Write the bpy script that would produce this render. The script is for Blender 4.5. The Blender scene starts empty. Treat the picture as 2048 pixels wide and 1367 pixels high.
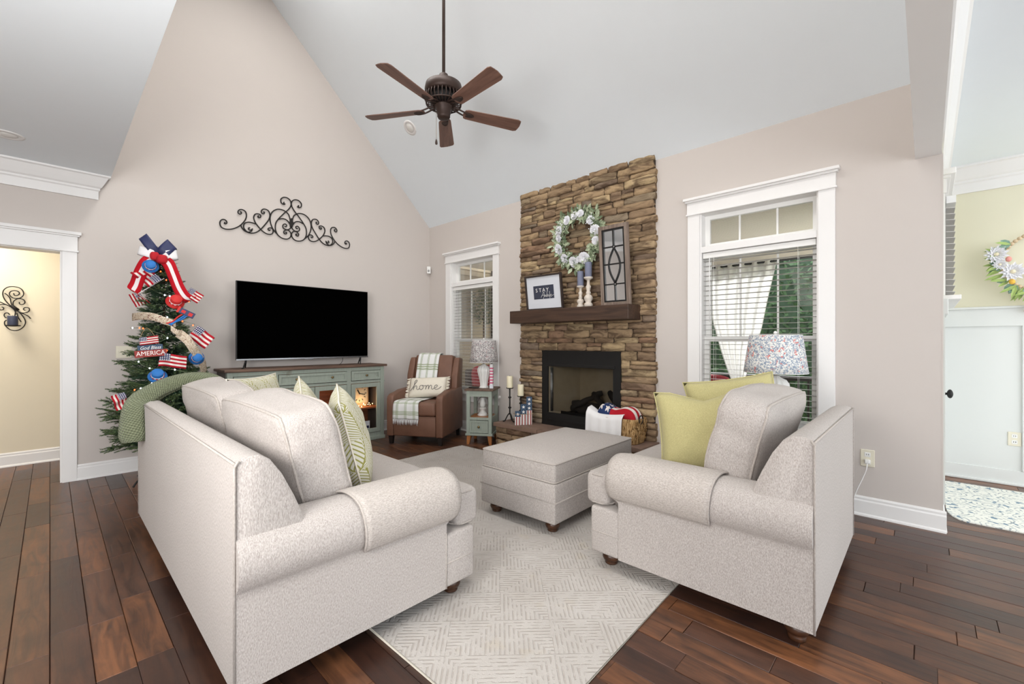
import bpy, bmesh, math, random
from math import sin, cos, pi, radians, sqrt, atan2
from mathutils import Vector, Matrix, noise
random.seed(7)
SC = bpy.context.scene
COL = SC.collection

# ---------------------------------------------------------------- camera, world, lights, exposure
cam_d = bpy.data.cameras.new('camera')
cam = bpy.data.objects.new('camera', cam_d)
COL.objects.link(cam)
cam.location = (0, 0, 1.25)
cam.rotation_euler = (radians(90), 0, radians(-46.55))
cam_d.sensor_width = 36.0
cam_d.lens = 875.4 / 2048 * 36
cam_d.clip_start = 0.02
SC.camera = cam

world = bpy.data.worlds.new('world')
SC.world = world
world.use_nodes = True
wn = world.node_tree
bg = wn.nodes['Background']
bg.inputs[0].default_value = (0.93, 0.965, 1.0, 1)
bg.inputs[1].default_value = 3.0

SC.view_settings.view_transform = 'Standard'
SC.view_settings.look = 'None'
SC.view_settings.exposure = 0.22
SC.view_settings.gamma = 1.0
SC.view_settings.use_curve_mapping = False


def area_light(name, loc, rot, size, power, color=(1, 1, 1), sy=None):
    d = bpy.data.lights.new(name, 'AREA')
    d.shape = 'RECTANGLE'
    d.size = size
    d.size_y = sy or size
    d.energy = power
    d.color = color
    o = bpy.data.objects.new(name, d)
    o.location = loc
    o.rotation_euler = rot
    COL.objects.link(o)
    return o


# fill lamps out of view, added to brighten the room
area_light('ridge_fill', (1.3, 2.7, 5.35), (0, 0, 0), 0.7, 122, (1.0, 0.98, 0.95), 4.0)  # added fill under the ridge, shining down
area_light('left_fill', (-2.6, 0.6, 2.60), (0, radians(-35), 0), 1.8, 95, (1, 0.97, 0.93), 3.0)  # added fill from the left for the seating and walls
area_light('dining_fill', (5.0, -1.9, 2.75), (radians(-15), 0, 0), 1.6, 28, (1.0, 0.99, 0.96), 1.6)  # added fill that lifts the dining side
sun_d = bpy.data.lights.new('sun', 'SUN')
sun_d.energy = 10
sun_d.angle = radians(8)
sun = bpy.data.objects.new('sun', sun_d)
sun.rotation_euler = (Vector((0.72, 0.25, 0.64)).to_track_quat('Z', 'Y')).to_euler()
COL.objects.link(sun)
# added lamp, unseen beside the camera, aimed up to brighten the vault
area_light('ceiling_fill', (-0.9, 0.9, 1.55), (Vector((-3.1, -2.6, -2.5))).to_track_quat('Z', 'Y').to_euler(), 1.0, 62, (1, 0.985, 0.97))
area_light('hall_light', (-0.8, 6.15, 2.62), (0, 0, 0), 0.7, 31, (1.0, 0.93, 0.80), 0.7)


# ---------------------------------------------------------------- materials
MATS = {}


def srgb(r, g, b):
    def f(c):
        c = c / 255.0
        return c / 12.92 if c <= 0.04045 else ((c + 0.055) / 1.055) ** 2.4
    return (f(r), f(g), f(b))


class NT:
    """tiny node-tree builder"""

    def __init__(self, name):
        self.m = bpy.data.materials.new(name)
        self.m.use_nodes = True
        self.t = self.m.node_tree
        self.b = self.t.nodes['Principled BSDF']
        self.out = self.t.nodes['Material Output']

    def n(self, typ, **kw):
        nd = self.t.nodes.new(typ)
        for k, v in kw.items():
            setattr(nd, k, v)
        return nd

    def link(self, a, b):
        self.t.links.new(a, b)

    def val(self, sock, v):
        if isinstance(v, bpy.types.NodeSocket):
            self.link(v, sock)
        else:
            sock.default_value = v

    def math(self, op, a, b=0.0, c=0.0):
        nd = self.n('ShaderNodeMath', operation=op)
        self.val(nd.inputs[0], a)
        self.val(nd.inputs[1], b)
        self.val(nd.inputs[2], c)
        return nd.outputs[0]

    def mix(self, f, a, b):
        nd = self.n('ShaderNodeMix', data_type='RGBA')
        self.val(nd.inputs[0], f)
        for s, v in ((nd.inputs[6], a), (nd.inputs[7], b)):
            if isinstance(v, tuple):
                s.default_value = (v[0], v[1], v[2], 1)
            else:
                self.link(v, s)
        return nd.outputs[2]

    def coord(self, kind='Object', scale=(1, 1, 1), loc=(0, 0, 0), rot=(0, 0, 0)):
        tc = self.n('ShaderNodeTexCoord')
        mp = self.n('ShaderNodeMapping')
        mp.inputs['Scale'].default_value = scale
        mp.inputs['Location'].default_value = loc
        mp.inputs['Rotation'].default_value = rot
        self.link(tc.outputs[kind], mp.inputs[0])
        return mp.outputs[0]

    def noise(self, vec, scale, detail=4, rough=0.5, dist=0.0):
        nd = self.n('ShaderNodeTexNoise')
        self.link(vec, nd.inputs['Vector'])
        nd.inputs['Scale'].default_value = scale
        nd.inputs['Detail'].default_value = detail
        nd.inputs['Roughness'].default_value = rough
        nd.inputs['Distortion'].default_value = dist
        return nd.outputs['Fac']

    def voro(self, vec, scale, feature='F1', out='Distance', rnd=1.0):
        nd = self.n('ShaderNodeTexVoronoi', feature=feature)
        self.link(vec, nd.inputs['Vector'])
        nd.inputs['Scale'].default_value = scale
        nd.inputs['Randomness'].default_value = rnd
        return nd.outputs[out]

    def wave(self, vec, scale, dist=0.0, d='X', det=2.0):
        nd = self.n('ShaderNodeTexWave', bands_direction=d)
        self.link(vec, nd.inputs['Vector'])
        nd.inputs['Scale'].default_value = scale
        nd.inputs['Distortion'].default_value = dist
        nd.inputs['Detail'].default_value = det
        return nd.outputs['Fac']

    def ramp(self, fac, stops):
        nd = self.n('ShaderNodeValToRGB')
        self.link(fac, nd.inputs[0])
        cr = nd.color_ramp
        while len(cr.elements) > 1:
            cr.elements.remove(cr.elements[-1])
        for i, (p, c) in enumerate(stops):
            e = cr.elements[0] if i == 0 else cr.elements.new(p)
            e.position = p
            c = (c, c, c) if not isinstance(c, tuple) else c
            e.color = (c[0], c[1], c[2], 1)
        return nd.outputs[0]

    def xyz(self, vec):
        nd = self.n('ShaderNodeSeparateXYZ')
        self.link(vec, nd.inputs[0])
        return nd.outputs

    def bump(self, h, strength=0.3, dist=0.01):
        nd = self.n('ShaderNodeBump')
        nd.inputs['Strength'].default_value = strength
        nd.inputs['Distance'].default_value = dist
        self.link(h, nd.inputs['Height'])
        self.link(nd.outputs[0], self.b.inputs['Normal'])

    def fin(self, color, rough=0.6, metal=0.0, spec=0.5, sheen=0.0):
        if isinstance(color, tuple):
            self.b.inputs['Base Color'].default_value = (*color[:3], 1)
        else:
            self.link(color, self.b.inputs['Base Color'])
        self.val(self.b.inputs['Roughness'], rough)
        self.b.inputs['Metallic'].default_value = metal
        self.b.inputs['Specular IOR Level'].default_value = spec
        if sheen:
            self.b.inputs['Sheen Weight'].default_value = sheen
        return self.m


def mul(c, k):
    return tuple(min(1.0, x * k) for x in c)


def plain(name, rgb, rough=0.6, metal=0.0, var=0.06, scale=8, bump=0.0, bscale=60, spec=0.5):
    if name in MATS:
        return MATS[name]
    t = NT(name)
    c = srgb(*rgb)
    v = t.coord()
    f = t.noise(v, scale, 3)
    col = t.mix(f, mul(c, 1 - var), mul(c, 1 + var))
    if bump:
        t.bump(t.noise(v, bscale, 3), bump, 0.004)
    MATS[name] = t.fin(col, rough, metal, spec)
    return MATS[name]


def glow(name, rgb, strength):
    t = NT(name)
    c = srgb(*rgb)
    t.b.inputs['Emission Color'].default_value = (*c, 1)
    t.b.inputs['Emission Strength'].default_value = strength
    return t.fin(c, 0.4)


def fabric(name, rgb, alt, scale=220, bump=0.5, stretch=(1, 1, 0.35), var=0.5, sheen=0.1):
    """woven / chenille cloth"""
    t = NT(name)
    v = t.coord(scale=stretch)
    f = t.noise(v, scale, 2, 0.6)
    big = t.noise(t.coord(), 3.0, 2)
    f2 = t.ramp(f, [(0.3, 0.15), (0.7, 1.0)])
    col = t.mix(f2, srgb(*alt), srgb(*rgb))
    col = t.mix(t.math('MULTIPLY', big, 0.18), col, mul(srgb(*alt), 0.95))
    t.bump(f, bump, 0.004)
    return t.fin(col, 0.95, 0, 0.15, sheen)


def wood(name, dark, light, axis='X', scale=1.0, rough=0.45, bump=0.15, rnd=False):
    t = NT(name)
    s = {'X': (0.08, 1, 1), 'Y': (1, 0.08, 1), 'Z': (1, 1, 0.08)}[axis]
    tc = t.n('ShaderNodeTexCoord')
    mp = t.n('ShaderNodeMapping')
    mp.inputs['Scale'].default_value = s
    src = tc.outputs['Object']
    if rnd:
        oi = t.n('ShaderNodeObjectInfo')
        ad = t.n('ShaderNodeVectorMath', operation='ADD')
        t.link(src, ad.inputs[0])
        t.link(t.math('MULTIPLY', oi.outputs['Random'], 37.0), ad.inputs[1])
        src = ad.outputs[0]
    t.link(src, mp.inputs[0])
    f = t.noise(mp.outputs[0], 22 * scale, 6, 0.6, 1.2)
    col = t.mix(t.ramp(f, [(0.3, 0.0), (0.7, 1.0)]), srgb(*dark), srgb(*light))
    t.bump(f, bump, 0.003)
    return t.fin(col, rough, 0, 0.4)


M = {}
M['wall'] = plain('wall_paint', (199, 191, 185), 0.85, var=0.01, bump=0.04, bscale=180, spec=0.2)
M['hall'] = plain('hall_paint', (222, 212, 190), 0.85, var=0.01, bump=0.04, bscale=180, spec=0.2)
M['dining'] = plain('dining_paint', (222, 218, 196), 0.85, var=0.01, bump=0.04, bscale=180, spec=0.2)
M['ceil'] = plain('ceiling_paint', (236, 242, 246), 0.9, var=0.008, spec=0.15)
M['trim'] = plain('white_trim_paint', (230, 228, 226), 0.45, var=0.01)
M['wains'] = plain('wainscot_paint', (214, 216, 213), 0.5, var=0.01)
M['vinyl'] = plain('white_vinyl', (232, 231, 228), 0.4, var=0.01)
M['black'] = plain('black_metal', (26, 25, 25), 0.5, 0.3, var=0.1)
M['iron'] = plain('wrought_iron', (38, 35, 33), 0.6, 0.5, var=0.2, bump=0.2)
M['brass'] = plain('aged_brass', (139, 118, 82), 0.35, 0.9, var=0.15)
M['bronze'] = plain('dark_bronze', (60, 45, 39), 0.5, 0.4, var=0.1)
M['sofa'] = fabric('oatmeal_chenille', (196, 189, 184), (150, 141, 135), 230, 0.5, (1.2, 1.2, 0.5))
M['welt'] = fabric('oatmeal_welt', (190, 182, 175), (156, 147, 140), 260, 0.4)
M['cover'] = fabric('oatmeal_cover', (198, 190, 183), (154, 145, 138), 230, 0.5, (0.5, 1.4, 1.0))
M['leather'] = plain('brown_leather', (112, 78, 61), 0.55, var=0.22, scale=9, bump=0.25, bscale=140)
M['darkleg'] = plain('black_stained_wood', (32, 26, 24), 0.4)
M['foot'] = wood('walnut_turned', (45, 26, 16), (84, 54, 36), 'Z', 1.0, 0.3)
M['fan'] = wood('fan_blade_walnut', (96, 68, 58), (136, 102, 88), 'X', 1.0, 0.5)
M['mantel'] = wood('mantel_wood', (46, 32, 24), (78, 56, 43), 'Y', 0.8, 0.55, 0.4)
M['tabletop'] = wood('weathered_brown_top', (66, 48, 40), (118, 92, 76), 'X', 1.0, 0.6, 0.3)
M['greywood'] = wood('grey_weathered_wood', (96, 80, 70), (142, 126, 114), 'Z', 1.2, 0.7, 0.3)
M['orangewood'] = wood('honey_wood', (140, 84, 42), (182, 118, 66), 'Z', 1.0, 0.45)
M['redwood'] = wood('cabinet_inside_wood', (104, 56, 32), (150, 88, 54), 'X', 0.7, 0.6)
M['candle'] = plain('cream_wax', (226, 216, 186), 0.5, var=0.02)
M['bluecandle'] = plain('slate_blue_wax', (112, 116, 136), 0.7, var=0.12, scale=30)
M['navycandle'] = plain('navy_wax', (48, 54, 76), 0.6, var=0.15, scale=40)
M['ceramic'] = plain('white_ceramic', (225, 224, 220), 0.25, var=0.02)
M['navy'] = plain('navy_satin', (36, 42, 82), 0.55, var=0.1)
M['red'] = plain('red_burlap', (176, 22, 34), 0.85, var=0.15, scale=90, bump=0.3, bscale=300)
M['blue'] = plain('bright_blue_felt', (38, 110, 182), 0.7, var=0.1)
M['white'] = plain('white_cloth', (228, 226, 226), 0.9, var=0.04)
M['hatred'] = plain('hat_red', (196, 40, 38), 0.7, var=0.08)
M['leaf'] = plain('pine_needle', (44, 68, 46), 0.7, var=0.5, scale=14)
M['pine2'] = plain('pine_needle_tip', (94, 112, 70), 0.7, var=0.4, scale=14)
M['bark'] = plain('bark', (70, 54, 40), 0.9, var=0.3, scale=20)
M['wreathleaf'] = plain('sage_leaf', (170, 180, 150), 0.7, var=0.35, scale=24)
M['wreathdark'] = plain('deep_green_leaf', (112, 128, 98), 0.7, var=0.35, scale=24)
M['petal'] = plain('white_petal', (232, 232, 236), 0.7, var=0.05, scale=40)
M['cream'] = plain('cream_fabric', (224, 216, 200), 0.9, var=0.05, scale=30)
M['outlet'] = plain('ivory_plastic', (222, 216, 196), 0.4, var=0.01)
M['twine'] = plain('twine', (170, 140, 100), 0.9, var=0.2)
M['bead'] = plain('natural_wood_bead', (204, 182, 150), 0.6, var=0.08)
M['burlap'] = plain('burlap', (182, 156, 116), 0.95, var=0.15, scale=60, bump=0.4, bscale=300)
M['socket'] = plain('dark_slot', (60, 56, 50), 0.6)


def mk_glass(name, tint=(1, 1, 1), refl=0.12):
    t = NT(name)
    tr = t.n('ShaderNodeBsdfTransparent')
    tr.inputs[0].default_value = (*tint, 1)
    gl = t.n('ShaderNodeBsdfGlossy')
    gl.inputs['Roughness'].default_value = 0.02
    lw = t.n('ShaderNodeLayerWeight')
    lw.inputs[0].default_value = 0.25
    f = t.math('MULTIPLY', lw.outputs['Fresnel'], refl * 4)
    f = t.math('MINIMUM', f, 0.6)
    mx = t.n('ShaderNodeMixShader')
    t.link(f, mx.inputs[0])
    t.link(tr.outputs[0], mx.inputs[1])
    t.link(gl.outputs[0], mx.inputs[2])
    t.link(mx.outputs[0], t.out.inputs[0])
    return t.m


M['glass'] = mk_glass('window_glass')
M['fireglass'] = mk_glass('fire_glass', (0.85, 0.85, 0.85), 0.08)
M['meshcurtain'] = mk_glass('fire_screen_mesh', (0.8, 0.79, 0.76), 0.03)

t = NT('mirror_silver')
M['mirror'] = t.fin((0.85, 0.86, 0.86), 0.03, 1.0)
t = NT('tv_screen')
M['screen'] = t.fin((0.0006, 0.0006, 0.0006), 0.35, 0, 0.0)


def m_floor():
    t = NT('hand_scraped_hardwood')
    oi = t.n('ShaderNodeObjectInfo')
    ge = t.n('ShaderNodeNewGeometry')
    r = t.math('FRACT', t.math('ADD', oi.outputs['Random'], ge.outputs['Random Per Island']))
    tc = t.n('ShaderNodeTexCoord')
    ad = t.n('ShaderNodeVectorMath', operation='ADD')
    t.link(tc.outputs['Object'], ad.inputs[0])
    t.link(t.math('MULTIPLY', r, 53.0), ad.inputs[1])
    mp = t.n('ShaderNodeMapping')
    mp.inputs['Scale'].default_value = (1, 0.12, 1)
    t.link(ad.outputs[0], mp.inputs[0])
    g = t.noise(mp.outputs[0], 26, 6, 0.6, 1.0)
    blot = t.noise(ad.outputs[0], 6, 3, 0.5, 0.6)
    base = t.ramp(r, [(0.0, srgb(62, 39, 30)), (0.35, srgb(84, 54, 40)), (0.7, srgb(104, 68, 47)), (1.0, srgb(126, 80, 50))])
    col = t.mix(t.ramp(g, [(0.32, 0.75), (0.62, 0.0)]), base, srgb(40, 26, 22))
    col = t.mix(t.ramp(blot, [(0.5, 0.0), (0.75, 0.5)]), col, srgb(34, 24, 24))
    t.bump(t.math('ADD', g, t.math('MULTIPLY', blot, 1.5)), 0.12, 0.006)
    m = t.fin(col, t.math('ADD', 0.27, t.math('MULTIPLY', g, 0.15)), 0, 0.5)
    return m


M['floor'] = m_floor()
M['subfloor'] = plain('dark_joint', (22, 16, 14), 0.8)


def m_stone():
    t = NT('ledge_stone')
    oi = t.n('ShaderNodeObjectInfo')
    tc = t.n('ShaderNodeTexCoord')
    ge = t.n('ShaderNodeNewGeometry')
    r = t.math('FRACT', t.math('ADD', oi.outputs['Random'], ge.outputs['Random Per Island']))
    ad = t.n('ShaderNodeVectorMath', operation='ADD')
    t.link(ge.outputs['Position'], ad.inputs[0])
    t.link(t.math('MULTIPLY', r, 31.0), ad.inputs[1])
    mp = t.n('ShaderNodeMapping')
    mp.inputs['Scale'].default_value = (1, 0.45, 1.6)
    t.link(ad.outputs[0], mp.inputs[0])
    a = t.noise(mp.outputs[0], 9, 6, 0.62, 0.8)
    fine = t.noise(ad.outputs[0], 60, 4, 0.6)
    base = t.ramp(r, [(0.0, srgb(142, 118, 94)), (0.25, srgb(178, 152, 118)), (0.5, srgb(150, 126, 102)),
                      (0.72, srgb(192, 168, 130)), (0.86, srgb(124, 114, 102)), (1.0, srgb(152, 120, 96))])
    col = t.mix(t.ramp(a, [(0.38, 0.85), (0.58, 0.0)]), base, srgb(84, 66, 52))
    col = t.mix(t.ramp(a, [(0.6, 0.0), (0.75, 0.5)]), col, srgb(178, 156, 116))
    col = t.mix(t.math('MULTIPLY', fine, 0.25), col, srgb(96, 80, 62))
    t.bump(t.math('ADD', a, t.math('MULTIPLY', fine, 0.5)), 0.7, 0.012)
    return t.fin(col, 0.9, 0, 0.2)


M['stone'] = m_stone()
M['mortar'] = plain('stone_mortar', (62, 50, 40), 0.95, var=0.2)
M['slab'] = plain('hearth_cap_stone', (122, 98, 84), 0.85, var=0.3, scale=12, bump=0.5, bscale=50)


def m_green():
    t = NT('distressed_sage_paint')
    v = t.coord()
    vs = t.coord(scale=(1, 1, 0.15))
    f = t.noise(v, 5, 5, 0.65)
    g = t.noise(vs, 60, 3)
    col = t.mix(g, srgb(136, 144, 133), srgb(157, 165, 154))
    col = t.mix(t.ramp(f, [(0.63, 0.0), (0.72, 0.55)]), col, srgb(104, 96, 82))
    t.bump(g, 0.12, 0.003)
    return t.fin(col, 0.6, 0, 0.35)


M['green'] = m_green()


def m_rug():
    t = NT('maze_cut_pile_rug')
    v = t.coord(scale=(4.6, 4.6, 1), rot=(0, 0, radians(45)))
    # cell hash picks the direction of the cut lines in each block
    vd = t.n('ShaderNodeVectorMath', operation='FLOOR')
    t.link(v, vd.inputs[0])
    wn_ = t.n('ShaderNodeTexWhiteNoise', noise_dimensions='2D')
    t.link(vd.outputs[0], wn_.inputs['Vector'])
    pick = t.math('GREATER_THAN', wn_.outputs['Value'], 0.5)
    x, y, z = t.xyz(v)
    fx, fy = t.math('FRACT', x), t.math('FRACT', y)
    # nested L shaped lines
    dl = t.math('MAXIMUM', t.math('ABSOLUTE', t.math('SUBTRACT', fx, 0.0)), t.math('ABSOLUTE', t.math('SUBTRACT', fy, 0.0)))
    dr = t.math('MAXIMUM', t.math('SUBTRACT', 1.0, fx), fy)
    d = t.math('ADD', t.math('MULTIPLY', dl, pick), t.math('MULTIPLY', dr, t.math('SUBTRACT', 1.0, pick)))
    line = t.math('PINGPONG', t.math('MULTIPLY', d, 11.0), 0.5)
    n1 = t.noise(t.coord(), 30, 3)
    mask = t.math('MULTIPLY', t.ramp(line, [(0.10, 1.0), (0.22, 0.0)]), t.ramp(n1, [(0.40, 0.0), (0.55, 1.0)]))
    worn = t.noise(t.coord(), 2.2, 4, 0.6)
    c = t.mix(t.ramp(worn, [(0.35, 0.0), (0.7, 1.0)]), srgb(192, 186, 180), srgb(176, 169, 162))
    blot = t.noise(t.coord(loc=(9, 3, 0)), 5, 4, 0.6)
    c = t.mix(t.ramp(blot, [(0.62, 0.0), (0.78, 0.4)]), c, srgb(186, 170, 140))
    c = t.mix(t.math('MULTIPLY', mask, 0.42), c, srgb(160, 148, 138))
    fine = t.noise(t.coord(), 260, 2)
    h = t.math('SUBTRACT', t.math('MULTIPLY', fine, 0.4), mask)
    t.bump(h, 0.6, 0.006)
    return t.fin(c, 0.95, 0, 0.1, 0.1)


M['rug'] = m_rug()


def m_drug():
    t = NT('blue_medallion_rug')
    v = t.coord()
    v2 = t.coord(scale=(1, 1, 1), rot=(0, 0, 0.7))
    a = t.voro(v, 5.5, 'F1', 'Distance', 0.25)
    ring = t.math('PINGPONG', t.math('MULTIPLY', a, 6.5), 0.5)
    n1 = t.noise(v2, 34, 3, 0.7)
    big = t.noise(v, 22, 2, 0.4)
    m1 = t.math('MULTIPLY', t.ramp(ring, [(0.12, 1.0), (0.2, 0.0)]), t.ramp(n1, [(0.46, 0.0), (0.54, 1.0)]))
    m2 = t.ramp(big, [(0.62, 0.0), (0.65, 1.0)])
    c = t.mix(m1, srgb(226, 226, 218), srgb(150, 158, 162))
    c = t.mix(m2, c, srgb(120, 142, 158))
    return t.fin(c, 0.95, 0, 0.1)


M['drug'] = m_drug()


def m_flag(name, nstripe=7, canton=(0.4, 0.54), stars=(5, 4), knit=False):
    """flag cloth on the UV map: stripes across V, star field in the upper left"""
    t = NT(name)
    tc = t.n('ShaderNodeTexCoord')
    u, v, _ = t.xyz(tc.outputs['UV'])
    s = t.math('FRACT', t.math('MULTIPLY', v, nstripe / 2.0))
    stripe = t.math('GREATER_THAN', s, 0.5)
    red, wht, blu = srgb(168, 30, 42), srgb(222, 214, 208), srgb(40, 56, 96)
    c = t.mix(stripe, red, wht)
    inc = t.math('MULTIPLY', t.math('LESS_THAN', u, canton[0]), t.math('GREATER_THAN', v, 1 - canton[1]))
    su = t.math('SUBTRACT', t.math('FRACT', t.math('MULTIPLY', u, stars[0] / canton[0])), 0.5)
    sv = t.math('SUBTRACT', t.math('FRACT', t.math('MULTIPLY', t.math('SUBTRACT', v, 1 - canton[1]), stars[1] / canton[1])), 0.5)
    ang = t.math('ARCTAN2', su, sv)
    rr = t.math('SQRT', t.math('ADD', t.math('MULTIPLY', su, su), t.math('MULTIPLY', sv, sv)))
    tip = t.math('PINGPONG', t.math('MULTIPLY', ang, 5 / (2 * pi)), 0.5)
    edge = t.math('SUBTRACT', 0.42, t.math('MULTIPLY', tip, 0.5))
    star = t.math('LESS_THAN', rr, edge)
    fc = t.mix(star, blu, wht)
    c = t.mix(inc, c, fc)
    t.bump(t.noise(t.coord(), 400 if not knit else 160, 2), 0.4, 0.003)
    return t.fin(c, 0.9, 0, 0.15)


M['flag'] = m_flag('flag_cloth')
M['knitflag'] = m_flag('knit_flag_cloth', 5, (0.34, 1.0), (2, 3), True)
M['signflag'] = m_flag('sign_flag_paint', 7, (0.4, 0.5))


def m_plaid():
    t = NT('green_plaid_cloth')
    tc = t.n('ShaderNodeTexCoord')
    u, v, _ = t.xyz(tc.outputs['UV'])

    def lines(w, n):
        f = t.math('FRACT', t.math('MULTIPLY', w, n))
        a = None
        for c in (0.40, 0.50, 0.60):
            m = t.math('LESS_THAN', t.math('ABSOLUTE', t.math('SUBTRACT', f, c)), 0.022)
            a = m if a is None else t.math('MAXIMUM', a, m)
        band = t.math('LESS_THAN', t.math('ABSOLUTE', t.math('SUBTRACT', f, 0.5)), 0.16)
        return a, band
    a, b1 = lines(u, 3.0)
    b, b2 = lines(v, 9.0)
    c = t.mix(t.math('MULTIPLY', t.math('ADD', b1, b2), 0.22), srgb(226, 226, 224), srgb(176, 184, 160))
    c = t.mix(t.math('MULTIPLY', t.math('MAXIMUM', a, b), 0.75), c, srgb(120, 136, 84))
    t.bump(t.noise(t.coord(), 300, 2), 0.3, 0.003)
    return t.fin(c, 0.9, 0, 0.15)


M['plaid'] = m_plaid()


def m_fern():
    """woven fern fronds on the UV map"""
    t = NT('fern_print_cloth')
    tc = t.n('ShaderNodeTexCoord')
    mp = t.n('ShaderNodeMapping')
    mp.inputs['Scale'].default_value = (3.4, 3.4, 1)
    t.link(tc.outputs['UV'], mp.inputs[0])
    u, v, _ = t.xyz(mp.outputs[0])
    vb = t.math('FLOOR', v)
    odd = t.math('MULTIPLY', t.math('FRACT', t.math('MULTIPLY', vb, 0.5)), 1.0)
    uu = t.math('ADD', u, odd)
    fu = t.math('SUBTRACT', t.math('FRACT', uu), 0.5)
    fv = t.math('FRACT', v)
    au = t.math('ABSOLUTE', fu)
    # frond pair curling outward: stem curve at |u| = c(v)
    stem = t.math('MULTIPLY', t.math('SQRT', fv), 0.34)
    d = t.math('SUBTRACT', au, stem)
    ad = t.math('ABSOLUTE', d)
    leaf = t.math('FRACT', t.math('ADD', t.math('MULTIPLY', fv, 8.0), t.math('MULTIPLY', ad, -11.0)))
    lm = t.math('GREATER_THAN', leaf, 0.34)
    out = t.math('LESS_THAN', ad, 0.19)
    sm = t.math('GREATER_THAN', ad, 0.02)
    m = t.math('MULTIPLY', lm, sm)
    g = t.noise(t.coord(), 240, 2)
    c = t.mix(m, srgb(146, 142, 70), srgb(212, 208, 196))
    c = t.mix(t.math('MULTIPLY', g, 0.15), c, srgb(180, 176, 150))
    t.bump(t.math('ADD', t.math('MULTIPLY', m, 0.8), g), 0.35, 0.003)
    return t.fin(c, 0.95, 0, 0.15, 0.1)


M['fern'] = m_fern()
M['lime'] = fabric('moss_green_weave', (192, 184, 134), (160, 151, 106), 260, 0.35, (1, 1, 1))
M['throw'] = fabric('sage_knit', (142, 154, 118), (112, 124, 92), 60, 0.6, (1, 1, 1))


def m_knit():
    t = NT('sage_basket_knit')
    tc = t.n('ShaderNodeTexCoord')
    mp = t.n('ShaderNodeMapping')
    mp.inputs['Scale'].default_value = (46, 20, 1)
    t.link(tc.outputs['UV'], mp.inputs[0])
    u, v, _ = t.xyz(mp.outputs[0])
    a = t.math('SINE', t.math('MULTIPLY', t.math('ADD', u, t.math('MULTIPLY', v, 0.35)), 2 * pi))
    b = t.math('SINE', t.math('MULTIPLY', t.math('SUBTRACT', v, t.math('MULTIPLY', u, 0.3)), 2 * pi))
    h = t.math('MULTIPLY', a, b)
    h01 = t.math('ADD', t.math('MULTIPLY', h, 0.5), 0.5)
    c = t.mix(h01, srgb(98, 104, 80), srgb(142, 148, 118))
    t.bump(h01, 0.9, 0.012)
    return t.fin(c, 0.95, 0, 0.1, 0.15)


M['knit'] = m_knit()


def m_shade(name, base, cols, scale, rnd=1.0):
    t = NT(name)
    v = t.coord()
    n = t.noise(v, scale, 2, 0.6, 1.0)
    n2 = t.noise(t.coord(loc=(4, 7, 1)), scale * 0.45, 2, 0.5, 0.8)
    c = t.mix(t.ramp(n, [(0.47, 0.0), (0.53, 1.0)]), srgb(*base), srgb(*cols[0]))
    if len(cols) > 1:
        c = t.mix(t.ramp(n2, [(0.62, 0.0), (0.66, 1.0)]), c, srgb(*cols[1]))
    return t.fin(c, 0.9, 0, 0.1)


M['shade1'] = m_shade('speckled_shade_cloth', (206, 202, 198), [(122, 116, 118), (168, 140, 140)], 95)
M['shade2'] = m_shade('floral_shade_cloth', (222, 220, 214), [(138, 150, 166), (206, 122, 112)], 78)
M['garland'] = m_shade('berry_print_ribbon', (176, 156, 132), [(214, 202, 184), (104, 44, 44)], 120)


def m_seagrass():
    t = NT('seagrass_weave')
    v = t.coord(scale=(1, 1, 0.22))
    f = t.noise(v, 75, 4, 0.6, 1.4)
    c = t.ramp(f, [(0.34, srgb(92, 66, 40)), (0.46, srgb(164, 128, 84)), (0.6, srgb(206, 172, 124))])
    t.bump(f, 0.9, 0.01)
    return t.fin(c, 0.9, 0, 0.15)


M['seagrass'] = m_seagrass()
M['siding'] = plain('tan_lap_siding', (186, 170, 142), 0.8, var=0.03)
M['bead_ceiling'] = plain('porch_ceiling_paint', (240, 234, 224), 0.7, var=0.02)
M['hedge'] = plain('hedge_leaf', (58, 84, 50), 0.7, var=0.5, scale=16)
M['hedge2'] = plain('tree_leaf', (96, 108, 76), 0.7, var=0.4, scale=16)
M['outred'] = plain('outdoor_red_cushion', (150, 36, 48), 0.8, var=0.08)
M['wicker'] = plain('grey_wicker', (84, 78, 74), 0.8, var=0.2, scale=60, bump=0.4, bscale=120)
M['porch'] = plain('porch_floor', (196, 190, 182), 0.9, var=0.1)
M['grass'] = plain('lawn', (154, 154, 124), 0.95, var=0.3, scale=5)
t = NT('outdoor_white_curtain')
t.fin(srgb(240, 239, 237), 0.9)
_tl = t.n('ShaderNodeBsdfTranslucent')
_tl.inputs[0].default_value = (0.85, 0.85, 0.84, 1)
_mx = t.n('ShaderNodeMixShader')
_mx.inputs[0].default_value = 0.5
t.link(t.b.outputs[0], _mx.inputs[1])
t.link(_tl.outputs[0], _mx.inputs[2])
t.link(_mx.outputs[0], t.out.inputs[0])
M['sheer'] = t.m
M['navyart'] = plain('navy_card', (52, 56, 72), 0.8, var=0.04)
M['artpaper'] = plain('white_mat_board', (206, 208, 214), 0.8, var=0.01)
M['letter'] = plain('white_ink', (228, 226, 222), 0.8, var=0.01)
M['frame'] = plain('dark_walnut_frame', (52, 42, 38), 0.5, var=0.15)
M['chip'] = plain('whitewashed_wood', (206, 196, 184), 0.75, var=0.18, scale=30, bump=0.3)
M['clock'] = plain('clock_case', (170, 150, 122), 0.6, var=0.1)
M['clockface'] = plain('aged_clock_dial', (186, 178, 156), 0.7, var=0.1, scale=30)
M['pink'] = plain('pink_stripe', (196, 92, 124), 0.7, var=0.05)
M['fire_tan'] = plain('firebox_brick', (172, 156, 132), 0.9, var=0.12, scale=14)
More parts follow.
